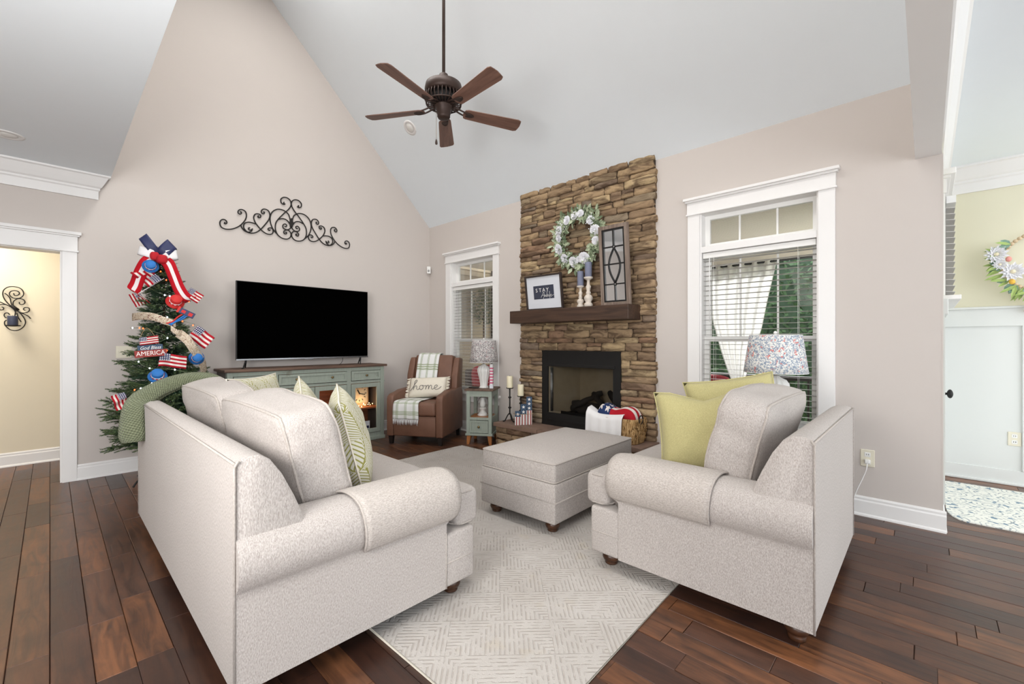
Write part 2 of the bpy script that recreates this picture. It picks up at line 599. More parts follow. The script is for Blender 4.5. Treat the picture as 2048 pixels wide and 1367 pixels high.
M['log'] = plain('charred_log', (44, 40, 38), 0.9, var=0.5, scale=30, bump=0.8, bscale=50)
M['steel'] = plain('satin_steel', (150, 150, 148), 0.35, 0.9)
M['silver'] = plain('tv_silver_trim', (150, 152, 156), 0.2, 0.9)
M['bulb_w'] = glow('cool_white_bulb', (225, 232, 255), 14)
M['bulb_r'] = glow('red_bulb', (255, 70, 30), 9)
M['bulb_warm'] = glow('warm_bulb', (255, 190, 110), 26)
M['lens'] = plain('frosted_lens', (224, 222, 218), 0.5, var=0.01)
M['remote'] = plain('remote_black', (40, 38, 38), 0.4)
M['yellow'] = plain('yellow_bud', (224, 176, 70), 0.7)
M['peach'] = plain('peach_bud', (222, 150, 140), 0.7)
M['beadleaf'] = plain('eucalyptus_leaf', (134, 164, 146), 0.7, var=0.2, scale=20)
M['lightleaf'] = plain('spring_leaf', (156, 178, 104), 0.7, var=0.2, scale=20)
M['greygreen'] = plain('dark_cabinet_side', (92, 84, 78), 0.6)
M['red_stripe'] = plain('brick_red_paint', (142, 50, 44), 0.7, var=0.08)
M['box_blue'] = plain('box_navy_paint', (52, 74, 98), 0.7, var=0.08)
M['box_white'] = plain('box_white_paint', (222, 220, 216), 0.7, var=0.04)
M['card'] = plain('printed_card', (196, 190, 196), 0.6, var=0.2, scale=40)


# ---------------------------------------------------------------- mesh builder
class B:
    def __init__(self, uv=False):
        self.bm = bmesh.new()
        self.uv = self.bm.loops.layers.uv.new('UVMap') if uv else None

    def _face(self, vs, smooth=False):
        try:
            f = self.bm.faces.new(vs)
            f.smooth = smooth
            return f
        except ValueError:
            return None

    def box(self, x0, y0, z0, x1, y1, z1, bev=0.0, seg=2, mat=None):
        bm = self.bm
        B.K = (getattr(B, 'K', 0) + 1) % 9
        e = B.K * 0.00008   # keeps overlapping faces of one part from being coplanar
        x0, x1, y0, y1, z0, z1 = min(x0, x1) - e, max(x0, x1) + e, min(y0, y1) - e, max(y0, y1) + e, min(z0, z1) - e, max(z0, z1) + e
        c = Vector(((x0 + x1) / 2, (y0 + y1) / 2, (z0 + z1) / 2))
        mt = Matrix.Translation(c) @ Matrix.Diagonal((abs(x1 - x0), abs(y1 - y0), abs(z1 - z0), 1))
        if mat is not None:
            mt = mat @ mt
        r = bmesh.ops.create_cube(bm, size=1, matrix=mt)
        if bev > 0:
            es = list({e for v in r['verts'] for e in v.link_edges})
            bmesh.ops.bevel(bm, geom=es, offset=bev, segments=seg, profile=0.5, affect='EDGES')
        return self

    def cyl(self, p0, p1, r0, r1=None, seg=16, cap=True):
        r1 = r0 if r1 is None else r1
        return self.loft([p0, p1], [r0, r1], seg, cap)

    def loft(self, pts, rad, seg=12, cap=True, closed=False):
        bm = self.bm
        pts = [Vector(p) for p in pts]
        n = len(pts)
        if not isinstance(rad, (list, tuple)):
            rad = [rad] * n
        prev = None
        rings = []
        for i in range(n):
            if closed:
                tg = pts[(i + 1) % n] - pts[i - 1]
            else:
                tg = pts[min(i + 1, n - 1)] - pts[max(i - 1, 0)]
            if tg.length < 1e-9:
                tg = Vector((0, 0, 1))
            tg.normalize()
            if prev is None:
                a = Vector((0, 0, 1)) if abs(tg.z) < 0.9 else Vector((1, 0, 0))
                s = tg.cross(a).normalized()
            else:
                s = prev - tg * prev.dot(tg)
                if s.length < 1e-6:
                    s = tg.orthogonal()
                s.normalize()
            prev = s
            w = tg.cross(s)
            rings.append([bm.verts.new(pts[i] + (s * cos(2 * pi * k / seg) + w * sin(2 * pi * k / seg)) * rad[i]) for k in range(seg)])
        m = n if closed else n - 1
        for i in range(m):
            a, b = rings[i], rings[(i + 1) % n]
            for k in range(seg):
                self._face((a[k], a[(k + 1) % seg], b[(k + 1) % seg], b[k]), True)
        if cap and not closed:
            self._face(rings[0][::-1])
            self._face(rings[-1])
        return self

    def lathe(self, prof, c=(0, 0, 0), seg=24, flute=0, fd=0.0, sx=1.0, sy=1.0):
        bm = self.bm
        rings = []
        for r, z in prof:
            ring = []
            for k in range(seg):
                a = 2 * pi * k / seg
                rr = r * (1 - fd * (0.5 - 0.5 * cos(flute * a))) if flute else r
                ring.append(bm.verts.new((c[0] + rr * cos(a) * sx, c[1] + rr * sin(a) * sy, c[2] + z)))
            rings.append(ring)
        for a, b in zip(rings, rings[1:]):
            for k in range(seg):
                self._face((a[k], a[(k + 1) % seg], b[(k + 1) % seg], b[k]), True)
        self._face(rings[0][::-1])
        self._face(rings[-1])
        return self

    def prism(self, prof, fn0, fn1, smooth=False, cap=True):
        """profile points mapped by fn0 / fn1 to the two ends"""
        bm = self.bm
        a = [bm.verts.new(fn0(*p)) for p in prof]
        b = [bm.verts.new(fn1(*p)) for p in prof]
        n = len(prof)
        for i in range(n):
            self._face((a[i], a[(i + 1) % n], b[(i + 1) % n], b[i]), smooth)
        if cap:
            self._face(a[::-1])
            self._face(b)
        return self

    def poly(self, pts, thick, bev=0.0, seg=2):
        """closed outline of 3D points pushed along thick (vector)"""
        bm = self.bm
        tv = Vector(thick)
        a = [bm.verts.new(p) for p in pts]
        b = [bm.verts.new(Vector(p) + tv) for p in pts]
        n = len(pts)
        fs = [self._face(a[::-1]), self._face(b)]
        for i in range(n):
            fs.append(self._face((a[i], a[(i + 1) % n], b[(i + 1) % n], b[i])))
        if bev:
            es = list({e for v in a + b for e in v.link_edges})
            bmesh.ops.bevel(bm, geom=es, offset=bev, segments=seg, profile=0.5, affect='EDGES')
        return self

    def grid(self, fn, nu, nv, uvf=None, smooth=True, wrap=False):
        bm = self.bm
        g = [[bm.verts.new(fn(i / nu, j / nv)) for j in range(nv + 1)] for i in range(nu + (0 if wrap else 1))]
        for i in range(nu):
            i2 = (i + 1) % nu if wrap else i + 1
            for j in range(nv):
                f = self._face((g[i][j], g[i2][j], g[i2][j + 1], g[i][j + 1]), smooth)
                if f and self.uv is not None:
                    q = [(i, j), (i + 1, j), (i + 1, j + 1), (i, j + 1)]
                    for lp, (a, b) in zip(f.loops, q):
                        uu, vv = a / nu, b / nv
                        lp[self.uv].uv = uvf(uu, vv) if uvf else (uu, vv)
        return g

    def sphere(self, c, r, sub=2, sc=(1, 1, 1)):
        mt = Matrix.Translation(c) @ Matrix.Diagonal((r * sc[0], r * sc[1], r * sc[2], 1))
        rr = bmesh.ops.create_icosphere(self.bm, subdivisions=sub, radius=1, matrix=mt)
        for f in {f for v in rr['verts'] for f in v.link_faces}:
            f.smooth = True
        return self

    def done(self, name, mat, parent=None, loc=None, rot=None, smooth=None, solid=0.0, keep_normals=False):
        if not keep_normals:
            bmesh.ops.recalc_face_normals(self.bm, faces=self.bm.faces)
        if smooth is not None:
            for f in self.bm.faces:
                f.smooth = True
        me = bpy.data.meshes.new(name)
        self.bm.to_mesh(me)
        self.bm.free()
        if smooth is not None:
            me.set_sharp_from_angle(angle=radians(smooth))
        for mm in (mat if isinstance(mat, (list, tuple)) else [mat]):
            me.materials.append(mm)
        o = bpy.data.objects.new(name, me)
        COL.objects.link(o)
        if parent is not None:
            o.parent = parent
        if loc is not None:
            o.location = loc
        if rot is not None:
            o.rotation_euler = rot
        if solid:
            md = o.modifiers.new('solid', 'SOLIDIFY')
            md.thickness = solid
            md.offset = 0
        return o


def thing(name, label, cat, loc=(0, 0, 0), rz=0.0, group=None, rot=None):
    o = bpy.data.objects.new(name, None)
    o.empty_display_size = 0.1
    COL.objects.link(o)
    o.location = loc
    o.rotation_euler = rot if rot else (0, 0, rz)
    o['label'] = label
    o['category'] = cat
    if group:
        o['group'] = group
    return o


def tag(o, label, cat, group=None):
    o['label'] = label
    o['category'] = cat
    if group:
        o['group'] = group
    return o


def struct(o, label=None, cat=None):
    o['kind'] = 'structure'
    if label:
        o['label'] = label
        o['category'] = cat
    return o


def dup(root, loc, rz, label=None):
    def cp(o, parent):
        c = o.copy()
        COL.objects.link(c)
        c.parent = parent
        for ch in [x for x in KIDS.get(o.name, [])]:
            cp(ch, c)
        return c
    KIDS = {}
    for x in bpy.data.objects:
        if x.parent:
            KIDS.setdefault(x.parent.name, []).append(x)
    r = cp(root, None)
    r.location = loc
    r.rotation_euler = (0, 0, rz)
    if label:
        r['label'] = label
    return r


def smoothpath(pts, n=6, closed=False):
    P = [Vector(p) for p in pts]
    out = []
    N = len(P)
    rng = range(N) if closed else range(N - 1)
    for i in rng:
        if closed:
            p0, p1, p2, p3 = P[i - 1], P[i], P[(i + 1) % N], P[(i + 2) % N]
        else:
            p0, p1, p2, p3 = P[max(i - 1, 0)], P[i], P[i + 1], P[min(i + 2, N - 1)]
        for k in range(n):
            t_ = k / n
            out.append(0.5 * ((2 * p1) + (-p0 + p2) * t_ + (2 * p0 - 5 * p1 + 4 * p2 - p3) * t_ ** 2 + (-p0 + 3 * p1 - 3 * p2 + p3) * t_ ** 3))
    if not closed:
        out.append(P[-1])
    return out


def puff(bb, w, d, h, crown=0.35, n=9, rnd=0.18, wrinkle=0.0, mat=Matrix.Identity(4), seed=0, boxy=4.0):
    """soft box cushion: size w (x, thickness) d (y) h (z), bulging faces, rounded corners"""
    bm = bb.bm
    verts = {}

    def shape(p):
        x, y, z = p
        # pull towards a rounded box
        L = (abs(x) ** boxy + abs(y) ** boxy + abs(z) ** boxy) ** (1 / boxy)
        q = Vector((x / L, y / L, z / L))
        q = q * (1 - rnd) + Vector((x, y, z)) * rnd * 0.9
        bulge = crown * (1 - q.y ** 2) * (1 - q.z ** 2)
        pos = Vector((q.x * (1 + bulge) * w / 2, q.y * d / 2 * (1 + 0.03 * (1 - q.z ** 2)), q.z * h / 2 * (1 + 0.05 * (1 - q.y ** 2))))
        if wrinkle:
            k = noise.noise(Vector((pos.x * 6 + seed, pos.y * 5, pos.z * 16)))
            k2 = noise.noise(Vector((pos.x * 3, pos.y * 3 + seed, pos.z * 4)))
            pos += q.normalized() * (k * wrinkle + k2 * wrinkle * 1.4)
        return mat @ pos

    def vert(a):
        if a not in verts:
            verts[a] = bm.verts.new(shape(tuple(2 * c / n - 1 for c in a)))
        return verts[a]
    for ax in range(3):
        for s in (0, n):
            for i in range(n):
                for j in range(n):
                    def mk(a, b):
                        q = [a, b]
                        q.insert(ax, s)
                        return tuple(q)
                    f = bb._face([vert(mk(i, j)), vert(mk(i + 1, j)), vert(mk(i + 1, j + 1)), vert(mk(i, j + 1))], True)
                    if f and bb.uv is not None:
                        o = [k for k in range(3) if k != ax]
                        for lp in f.loops:
                            c = [kk for kk, vv in verts.items() if vv is lp.vert][0] if False else None
    return shape


def cushion_pipes(shape, r=0.006, sides=(-1, 1), inset=0.9):
    """piping loops that follow the two big faces' borders"""
    bb = B()
    for s in sides:
        pts = []
        K = 8
        for (y0, z0, y1, z1) in ((-1, -1, 1, -1), (1, -1, 1, 1), (1, 1, -1, 1), (-1, 1, -1, -1)):
            for k in range(K):
                t_ = k / K
                pts.append(shape((s * inset, (y0 + (y1 - y0) * t_), (z0 + (z1 - z0) * t_))))
        bb.loft(smoothpath(pts, 2, True), r, 6, closed=True)
    return bb


def pillow(bb, w, h, th, n=16, chop=0.0, ear=0.07, wr=0.0, seed=0.0):
    """knife-edge scatter pillow in the YZ plane, thickness along X"""
    def side(s):
        def fn(u, v):
            a, b = 2 * u - 1, 2 * v - 1
            ya = a * (1 - ear * (1 - b * b))
            zb = b * (1 - ear * (1 - a * a))
            t_ = max(0.0, (1 - a ** 2) * (1 - b ** 2)) ** 0.42
            if chop:
                dz = chop * max(0, 1 - abs(a) * 1.5) * max(0, b) ** 2
                zb -= dz
            x = s * t_ * th / 2
            if wr:
                x += wr * noise.noise(Vector((a * 3 + seed, b * 3, s))) * t_
            return Vector((x, ya * w / 2, zb * h / 2))
        return fn
    bb.grid(side(1), n, n)
    bb.grid(side(-1), n, n)
    bmesh.ops.remove_doubles(bb.bm, verts=bb.bm.verts, dist=0.0006)

    def edge():
        pts = []
        f = side(1)
        K = 12
        for k in range(K):
            pts.append(f(k / K, 0))
        for k in range(K):
            pts.append(f(1, k / K))
        for k in range(K):
            pts.append(f(1 - k / K, 1))
        for k in range(K):
            pts.append(f(0, 1 - k / K))
        return pts
    return edge()


def text_mesh(name, s, size, mat, parent=None, loc=(0, 0, 0), rot=(0, 0, 0), ext=0.002, align='CENTER', shear=0.0, sx=1.0):
    cu = bpy.data.curves.new(name, 'FONT')
    cu.body = s
    cu.size = size
    cu.extrude = ext
    cu.align_x = align
    cu.align_y = 'CENTER'
    cu.shear = shear
    cu.resolution_u = 3
    tmp = bpy.data.objects.new('tmp', cu)
    COL.objects.link(tmp)
    dg = bpy.context.evaluated_depsgraph_get()
    me = bpy.data.meshes.new_from_object(tmp.evaluated_get(dg))
    bpy.data.objects.remove(tmp)
    me.name = name
    me.materials.clear()
    me.materials.append(mat)
    o = bpy.data.objects.new(name, me)
    COL.objects.link(o)
    o.parent = parent
    o.location = loc
    o.rotation_euler = rot
    o.scale = (sx, 1, 1)
    return o


def star_pts(c, r, ux, uz, r2=0.42):
    out = []
    for k in range(10):
        a = pi / 2 + k * pi / 5
        q = r if k % 2 == 0 else r * r2
        out.append(Vector(c) + Vector(ux) * (q * cos(a)) + Vector(uz) * (q * sin(a)))
    return out


# ================================================================ room shell
XF, YT, FC = 4.04, 5.585, 2.777     # fireplace wall, television wall, flat ceiling height
YB0, YB1 = -0.071, 0.057            # beam
RX, RZ = 1.45, 5.60                 # ridge


def board(bb, p0, p1, depth, prof):
    """moulding: profile (out, z) swept from p0 to p1 (floor points), 'depth' is the outward unit vector"""
    d = Vector((depth[0], depth[1], 0))
    bb.prism(prof, lambda o, z: Vector((p0[0], p0[1], 0)) + d * o + Vector((0, 0, z)),
             lambda o, z: Vector((p1[0], p1[1], 0)) + d * o + Vector((0, 0, z)))


# floor slab and planks -------------------------------------------------
b = B()
b.box(-4.2, -4.2, -0.12, 6.2, 7.0, -0.012)
floor = struct(b.done('floor', M['subfloor']))
PW = 0.117
random.seed(11)
LEN = [0.33, 0.46, 0.60, 0.76, 0.92, 1.15]
pm = {}


def plank_mesh(L):
    if L not in pm:
        bb = B()
        x, y, z = PW / 2 - 0.0009, L / 2 - 0.0009, 0.0
        bv = 0.0022
        vs = [bb.bm.verts.new(p) for p in ((-x, -y, -0.012), (x, -y, -0.012), (x, y, -0.012), (-x, y, -0.012),
              (-x, -y, -bv), (x, -y, -bv), (x, y, -bv), (-x, y, -bv),
              (-x + bv, -y + bv, 0), (x - bv, -y + bv, 0), (x - bv, y - bv, 0), (-x + bv, y - bv, 0))]
        for a in (0, 4):
            for k in range(4):
                bb._face((vs[a + k], vs[a + (k + 1) % 4], vs[a + 4 + (k + 1) % 4], vs[a + 4 + k]))
        bb._face(vs[8:12])
        me = bpy.data.meshes.new('plank')
        bb.bm.to_mesh(me)
        bb.bm.free()
        me.materials.append(M['floor'])
        pm[L] = me
    return pm[L]


planks = []
for i in range(-30, 52):
    x = (i + 0.5) * PW
    y = -3.4 - random.random()
    top = 6.69 if x < 1.2 else 5.585
    if x > XF:
        top = 0.0 if x < 5.8 else -9
    while y < top:
        L = random.choice(LEN)
        if y + L > top:
            L = min(LEN, key=lambda q: abs(q - (top - y)))
        planks.append((x, y + L / 2, L))
        y += L


def weight(p):
    D = 0.726 * p[0] + 0.6877 * p[1]
    r = 0.6877 * p[0] - 0.726 * p[1]
    if D < 0.9 or abs(r / D) > 1.24 or D < 1.5:
        return 0
    # hidden below rug and seating
    if 1.05 < p[0] < 3.35 and 1.0 < p[1] < 4.0:
        return 0
    if 0.45 < p[0] < 1.4 and 1.8 < p[1] < 3.85:
        return 0
    if 2.2 < p[0] < 3.3 and 0.5 < p[1] < 1.3:
        return 0
    if p[0] > 4.04 and p[1] < -0.2:
        return 0.5 / D ** 3
    return p[2] / D ** 3


planks.sort(key=weight, reverse=True)
for x, y, L in planks[:298]:
    o = bpy.data.objects.new('plank', plank_mesh(L))
    COL.objects.link(o)
    o.parent = floor
    o.location = (x, y, random.uniform(-0.0007, 0.0007))
b = B()
for x, y, L in planks[298:]:
    b.box(x - PW / 2 + .001, y - L / 2 + .001, -0.011, x + PW / 2 - .001, y + L / 2 - .001, -0.0005)
o = b.done('distant_planks', M['floor'], floor)
o['kind'] = 'stuff'

# television wall ---------------------------------------------------------
b = B()
T = 0.15
b.poly([(0.074, YT, 0), (4.19, YT, 0), (4.19, YT, 2.9), (RX, YT, 5.68), (0.074, YT, 5.68)], (0, T, 0))
b.box(-1.05, YT, 2.064, 0.074, YT + T, 3.0)
b.box(-4.2, YT, 0, -1.05, YT + T, 3.0)
struct(b.done('wall_left', M['wall']))
# fireplace wall with window and firebox openings
b = B()
WZ0, WZ1 = 0.55, 2.41


def wseg(y0, y1, z0, z1, x0=XF, x1=XF + 0.14):
    b.box(x0, y0, z0, x1, y1, z1)


wseg(-0.073, 0.60, 0, 3.05)
wseg(1.486, 2.20, 0, 3.05)
wseg(2.20, 3.35, 1.17, 3.05)
wseg(2.20, 3.35, 0, 0.28)
wseg(3.35, 4.163, 0, 3.05)
wseg(5.055, YT + T, 0, 3.05)
for y0, y1 in ((0.60, 1.486), (4.163, 5.055)):
    wseg(y0, y1, 0, WZ0)
    wseg(y0, y1, WZ1, 3.05)
struct(b.done('wall_right', M['wall']))
# dining walls
b = B()
b.box(XF + 0.14, -0.073, 0, 5.8, 0.06, 3.0)
struct(b.done('wall_dining_side', M['dining']))
b = B()
b.box(5.8, -4.2, 0, 5.95, 0.06, 3.0)
wfar = struct(b.done('wall_far', M['dining']))
# wall added out of view to the left to cut light from that side
b = B()
b.box(-4.35, -1.0, 0, -4.2, 7.0, 2.9)
struct(b.done('wall_light_block', M['wall']))
# hall behind the doorway
b = B()
b.box(-4.2, 6.69, 0, 1.3, 6.84, 2.8)
b.box(1.2, YT + T, 0, 1.35, 6.69, 2.8)
struct(b.done('wall_hall', M['hall']))
b = B()
b.box(-4.2, YT + T, 2.74, 1.35, 6.8, 2.86)
struct(b.done('ceiling_hall', M['ceil']))
# ceilings
b = B()
s = 4.19
b.poly([(s, YB0, 7.05 - s), (RX, YB0, RZ), (0.39, YB0, RZ - (RX - 0.39)), (0.39, YB0, RZ - (RX - 0.39) + 0.14), (RX, YB0, RZ + 0.16), (s + 0.1, YB0, 7.1 - s)], (0, YT + T - YB0, 0))
struct(b.done('ceiling_vault', M['ceil']))
b = B()
b.box(-4.2, -4.2, FC, 0.389, YT, FC + 0.12)
struct(b.done('ceiling_flat', M['ceil']))
b = B()
b.box(0.27, YB1, FC + 0.002, 0.389, YT, RZ - (RX - 0.39) + 0.1)
struct(b.done('wall_vault_side', M['wall']))
b = B()
b.box(0.39, -4.2, 2.85, 5.8, YB0, 2.97)
struct(b.done('ceiling_dining', M['ceil']))
# dropped beam and the gable wall above it
b = B()
b.poly([(0.39, YB0, 2.488), (XF, YB0, 2.488), (XF, YB0, 3.008), (RX, YB0, 5.598), (0.39, YB0, 4.54)], (0, YB1 - YB0, 0))
struct(b.done('trim_1', M['trim']))

# crown mouldings ---------------------------------------------------------
crown = [(0, 0), (0.022, 0), (0.022, 0.075), (0.034, 0.085), (0.034, 0.1), (0.05, 0.112), (0.075, 0.15), (0.1, 0.19), (0.118, 0.198), (0.118, 0.213), (0, 0.213)]
b = B()
z0 = FC - 0.213
pr = [(o_, z0 + z_) for o_, z_ in crown]
# mitred return at the vault edge
b.prism(pr, lambda o_, z_: Vector((-4.2, YT - o_, z_)), lambda o_, z_: Vector((0.292 + o_ * 0.8, YT - o_, z_)))
struct(b.done('trim_2', M['trim']))
b = B()
cr2 = [(o_, 2.85 - 0.235 + z_ * 1.1) for o_, z_ in crown]
b.prism(cr2, lambda o_, z_: Vector((0.5, YB0 - o_ * 0.75, z_)), lambda o_, z_: Vector((5.8, YB0 - o_ * 0.75, z_)))
b.prism(cr2, lambda o_, z_: Vector((5.8 - o_, YB0, z_)), lambda o_, z_: Vector((5.8 - o_, -4.2, z_)))
struct(b.done('trim_3', M['trim']))

# baseboards -----------------------------------------------------------------
base = [(0, 0), (0.026, 0), (0.024, 0.012), (0.016, 0.02), (0.016, 0.105), (0.011, 0.115), (0.012, 0.128), (0.005, 0.14), (0, 0.14)]


def baseboard(name, runs):
    bb = B()
    for p0, p1, d in runs:
        board(bb, p0, p1, d, base)
    return struct(bb.done(name, M['trim']))


baseboard('baseboard_left', [((0.168, YT), (4.04, YT), (0, -1)), ((-4.2, YT), (-1.15, YT), (0, -1))])
baseboard('baseboard_right', [((XF, -0.095), (XF, 1.93), (-1, 0)), ((XF, 3.66), (XF, YT), (-1, 0))])
baseboard('baseboard_hall', [((-4.2, 6.69), (1.2, 6.69), (0, -1))])
baseboard('baseboard_dining', [((XF + 0.0, -0.073), (5.8, -0.073), (0, -1))])

# doorway casing -------------------------------------------------------------
d1 = bpy.data.objects.new('door_1', None)
COL.objects.link(d1)
struct(d1)
b = B()
b.box(0.074, YT - 0.02, 0, 0.168, YT, 2.064, 0.002)
b.box(-1.144, YT - 0.02, 0, -1.05, YT, 2.064, 0.002)
b.done('side_casing', M['trim'], d1)
b = B()
b.box(-1.15, YT - 0.024, 2.064, 0.172, YT, 2.195, 0.002)
b.box(-1.158, YT - 0.034, 2.056, 0.18, YT, 2.070, 0.004)
b.box(-1.164, YT - 0.040, 2.195, 0.186, YT, 2.208, 0.003)
b.box(-1.172, YT - 0.055, 2.208, 0.196, YT, 2.236, 0.004)
b.done('head_casing', M['trim'], d1)
b = B()
b.box(0.062, YT, 0, 0.0745, YT + T, 2.064)
b.box(-1.05, YT, 0, -1.038, YT + T, 2.064)
b.box(-1.05, YT, 2.052, 0.074, YT + T, 2.065)
b.done('jamb', M['trim'], d1)

# wall end trim at the dining opening
b = B()
b.box(XF - 0.001, -0.079, 0.14, XF + 0.14, -0.0725, 2.49)
struct(b.done('trim_4', M['wall']))


# windows ------------------------------------------------------------------
def window(n, y0, y1):
    r = bpy.data.objects.new('window_%d' % n, None)
    COL.objects.link(r)
    struct(r)
    cw = 0.105
    bb = B()
    for a, c in ((y0 - cw, y0), (y1, y1 + cw)):
        bb.box(XF - 0.02, a, WZ0, XF, c, WZ1, 0.002)
    bb.done('side_casing', M['trim'], r)
    bb = B()
    bb.box(XF - 0.026, y0 - cw - 0.004, WZ1, XF, y1 + cw + 0.004, 2.512, 0.002)
    bb.box(XF - 0.034, y0 - cw - 0.012, WZ1 - 0.012, XF, y1 + cw + 0.012, WZ1 + 0.003, 0.004)
    bb.box(XF - 0.044, y0 - cw - 0.018, 2.512, XF, y1 + cw + 0.018, 2.528, 0.003)
    bb.box(XF - 0.06, y0 - cw - 0.03, 2.528, XF, y1 + cw + 0.03, 2.552, 0.004)
    bb.done('head_casing', M['trim'], r)
    bb = B()
    bb.box(XF - 0.055, y0 - cw - 0.03, WZ0 - 0.03, XF + 0.06, y1 + cw + 0.03, WZ0, 0.004)
    bb.done('sill', M['trim'], r)
    bb = B()
    bb.box(XF - 0.018, y0 - cw, WZ0 - 0.13, XF, y1 + cw, WZ0 - 0.03, 0.003)
    bb.done('apron', M['trim'], r)
    bb = B()
    X0, X1 = XF, XF + 0.14
    bb.box(X0, y0, WZ0, X1, y0 + 0.012, WZ1)
    bb.box(X0, y1 - 0.012, WZ0, X1, y1, WZ1)
    bb.box(X0, y0, WZ1 - 0.012, X1, y1, WZ1)
    bb.box(X0 - 0.004, y0 + 0.012, 2.052, X1, y1 - 0.012, 2.104, 0.002)
    bb.done('jamb', M['trim'], r)
    gx = XF + 0.115

    def sash(name, z0, z1, fw, xo, munt=0, bot=None):
        bb = B()
        ya, yb = y0 + 0.010, y1 - 0.010
        bt = bot or fw
        bb.box(gx - 0.02 + xo, ya, z0, gx + 0.02 + xo, ya + fw, z1, 0.004)
        bb.box(gx - 0.02 + xo, yb - fw, z0, gx + 0.02 + xo, yb, z1, 0.004)
        bb.box(gx - 0.02 + xo, ya, z1 - fw, gx + 0.02 + xo, yb, z1, 0.004)
        bb.box(gx - 0.02 + xo, ya, z0, gx + 0.02 + xo, yb, z0 + bt, 0.004)
        s_ = bb.done(name, M['vinyl'], r)
        bb = B()
        for k in range(munt):
            ym = ya + (yb - ya) * (k + 1) / (munt + 1)
            bb.box(gx - 0.006 + xo, ym - 0.007, z0 + bt, gx + 0.006 + xo, ym + 0.007, z1 - fw)
        if munt:
            bb.done('muntin', M['vinyl'], s_)
        bb = B()
        bb.box(gx - 0.002 + xo, ya + fw, z0 + bt, gx + 0.002 + xo, yb - fw, z1 - fw)
        bb.done('pane', M['glass'], s_)
    sash('transom_sash', 2.100, 2.402, 0.042, 0, 2)
    sash('upper_sash', 1.255, 2.05, 0.045, 0.018, 2)
    sash('lower_sash', WZ0 - 0.002, 1.30, 0.045, -0.022, 0, 0.07)
    # blind hangs inside the opening: a thing of its own
    return r


window(1, 4.163, 5.055)
window(2, 0.60, 1.486)


def blind(y0, y1, label, zb, ztilt=-0.05):
    t = thing('window_blind', label, 'blind', (XF + 0.045, (y0 + y1) / 2, 2.05))
    W = (y1 - y0) / 2 - 0.018
    bb = B()
    bb.box(-0.028, -W, -0.05, 0.028, W, -0.002, 0.003)
    bb.done('headrail', M['vinyl'], t)
    sb = B()
    ca, sa = cos(ztilt), sin(ztilt)
    pr = [(-0.025, 0), (0, 0.0035), (0.025, 0), (0, 0.0012)]
    sb.prism(pr, lambda a, c: Vector((a * ca - c * sa, -W, a * sa + c * ca)), lambda a, c: Vector((a * ca - c * sa, W, a * sa + c * ca)))
    first = None
    z = -0.075
    while z > zb - 2.05 + 0.03:
        if first is None:
            first = sb.done('slat', M['slat'], t, (0, 0, z))
        else:
            o = first.copy()
            COL.objects.link(o)
            o.parent = t
            o.location = (0, 0, z)
        z -= 0.044
    bb = B()
    bb.box(-0.026, -W, zb - 2.05 - 0.01, 0.026, W, zb - 2.05 + 0.012, 0.004)
    bb.done('bottom_rail', M['vinyl'], t)
    for yy in (-W * 0.72, 0.0, W * 0.72) if False else (-W * 0.72, W * 0.78):
        bb = B()
        for xx in (-0.026, 0.026):
            bb.cyl((xx, yy, -0.05), (xx, yy, zb - 2.05), 0.0013, seg=5)
        bb.done('ladder_cord', M['vinyl'], t)
    bb = B()
    bb.cyl((-0.034, W - 0.06, -0.04), (-0.034, W - 0.06, -0.62), 0.0035, seg=6)
    bb.done('tilt_wand', M['vinyl'], t)
    return t


M['slat'] = plain('blind_slat', (196, 193, 190), 0.5, var=0.01)
blind(4.163, 5.055, 'white slatted blind in the narrow window behind the recliner', WZ0)
blind(0.60, 1.486, 'white slatted blind in the large window behind the floral lamp', WZ0)

# ================================================================ dining area
# wainscot on the far wall
b = B()
b.box(5.782, -4.2, 0, 5.80, -0.073, 1.39)
b.box(5.764, -4.2, 1.39, 5.80, -0.073, 1.545, 0.003)
b.box(5.772, -4.2, 0, 5.80, -0.073, 0.13, 0.003)
b.box(5.745, -4.2, 1.545, 5.80, -0.073, 1.565, 0.004)
b.done('wainscot_rail', M['wains'], wfar)
for k in range(6):
    yy = -0.6 - k * 0.75
    b = B()
    b.box(5.764, yy - 0.09, 0.13, 5.783, yy, 1.39, 0.002)
    b.done('wainscot_stile', M['wains'], wfar)
b = B()
b.box(5.750, -4.2, 0, 5.80, -0.073, 0.022, 0.006)
b.done('shoe_moulding', M['wains'], wfar)
# window on the dining side wall, seen edge-on
w3 = bpy.data.objects.new('window_3', None)
COL.objects.link(w3)
struct(w3)
Y3 = -0.073
b = B()
b.box(4.34, Y3 - 0.022, 1.57, 4.44, Y3, 2.36, 0.002)
b.box(5.30, Y3 - 0.022, 1.57, 5.40, Y3, 2.36, 0.002)
b.box(4.33, Y3 - 0.028, 2.30, 5.41, Y3, 2.42, 0.002)
b.box(4.30, Y3 - 0.075, 2.42, 5.44, Y3, 2.46, 0.004)
b.box(4.315, Y3 - 0.05, 2.40, 5.425, Y3, 2.42, 0.003)
b.done('casing', M['trim'], w3)
b = B()
b.box(4.28, Y3 - 0.1, 1.545, 5.46, Y3, 1.575, 0.004)
b.done('sill', M['trim'], w3)
b = B()
b.box(4.44, Y3 - 0.004, 1.575, 5.30, Y3, 2.30)
b.done('pane', M['sheer'], w3)
t = thing('window_blind', 'narrow white blind seen edge-on at the dining room window', 'blind', (4.87, Y3 - 0.05, 2.30))
b = B()
b.box(-0.42, -0.03, -0.05, 0.42, 0.02, 0)
b.done('headrail', M['vinyl'], t)
sl = None
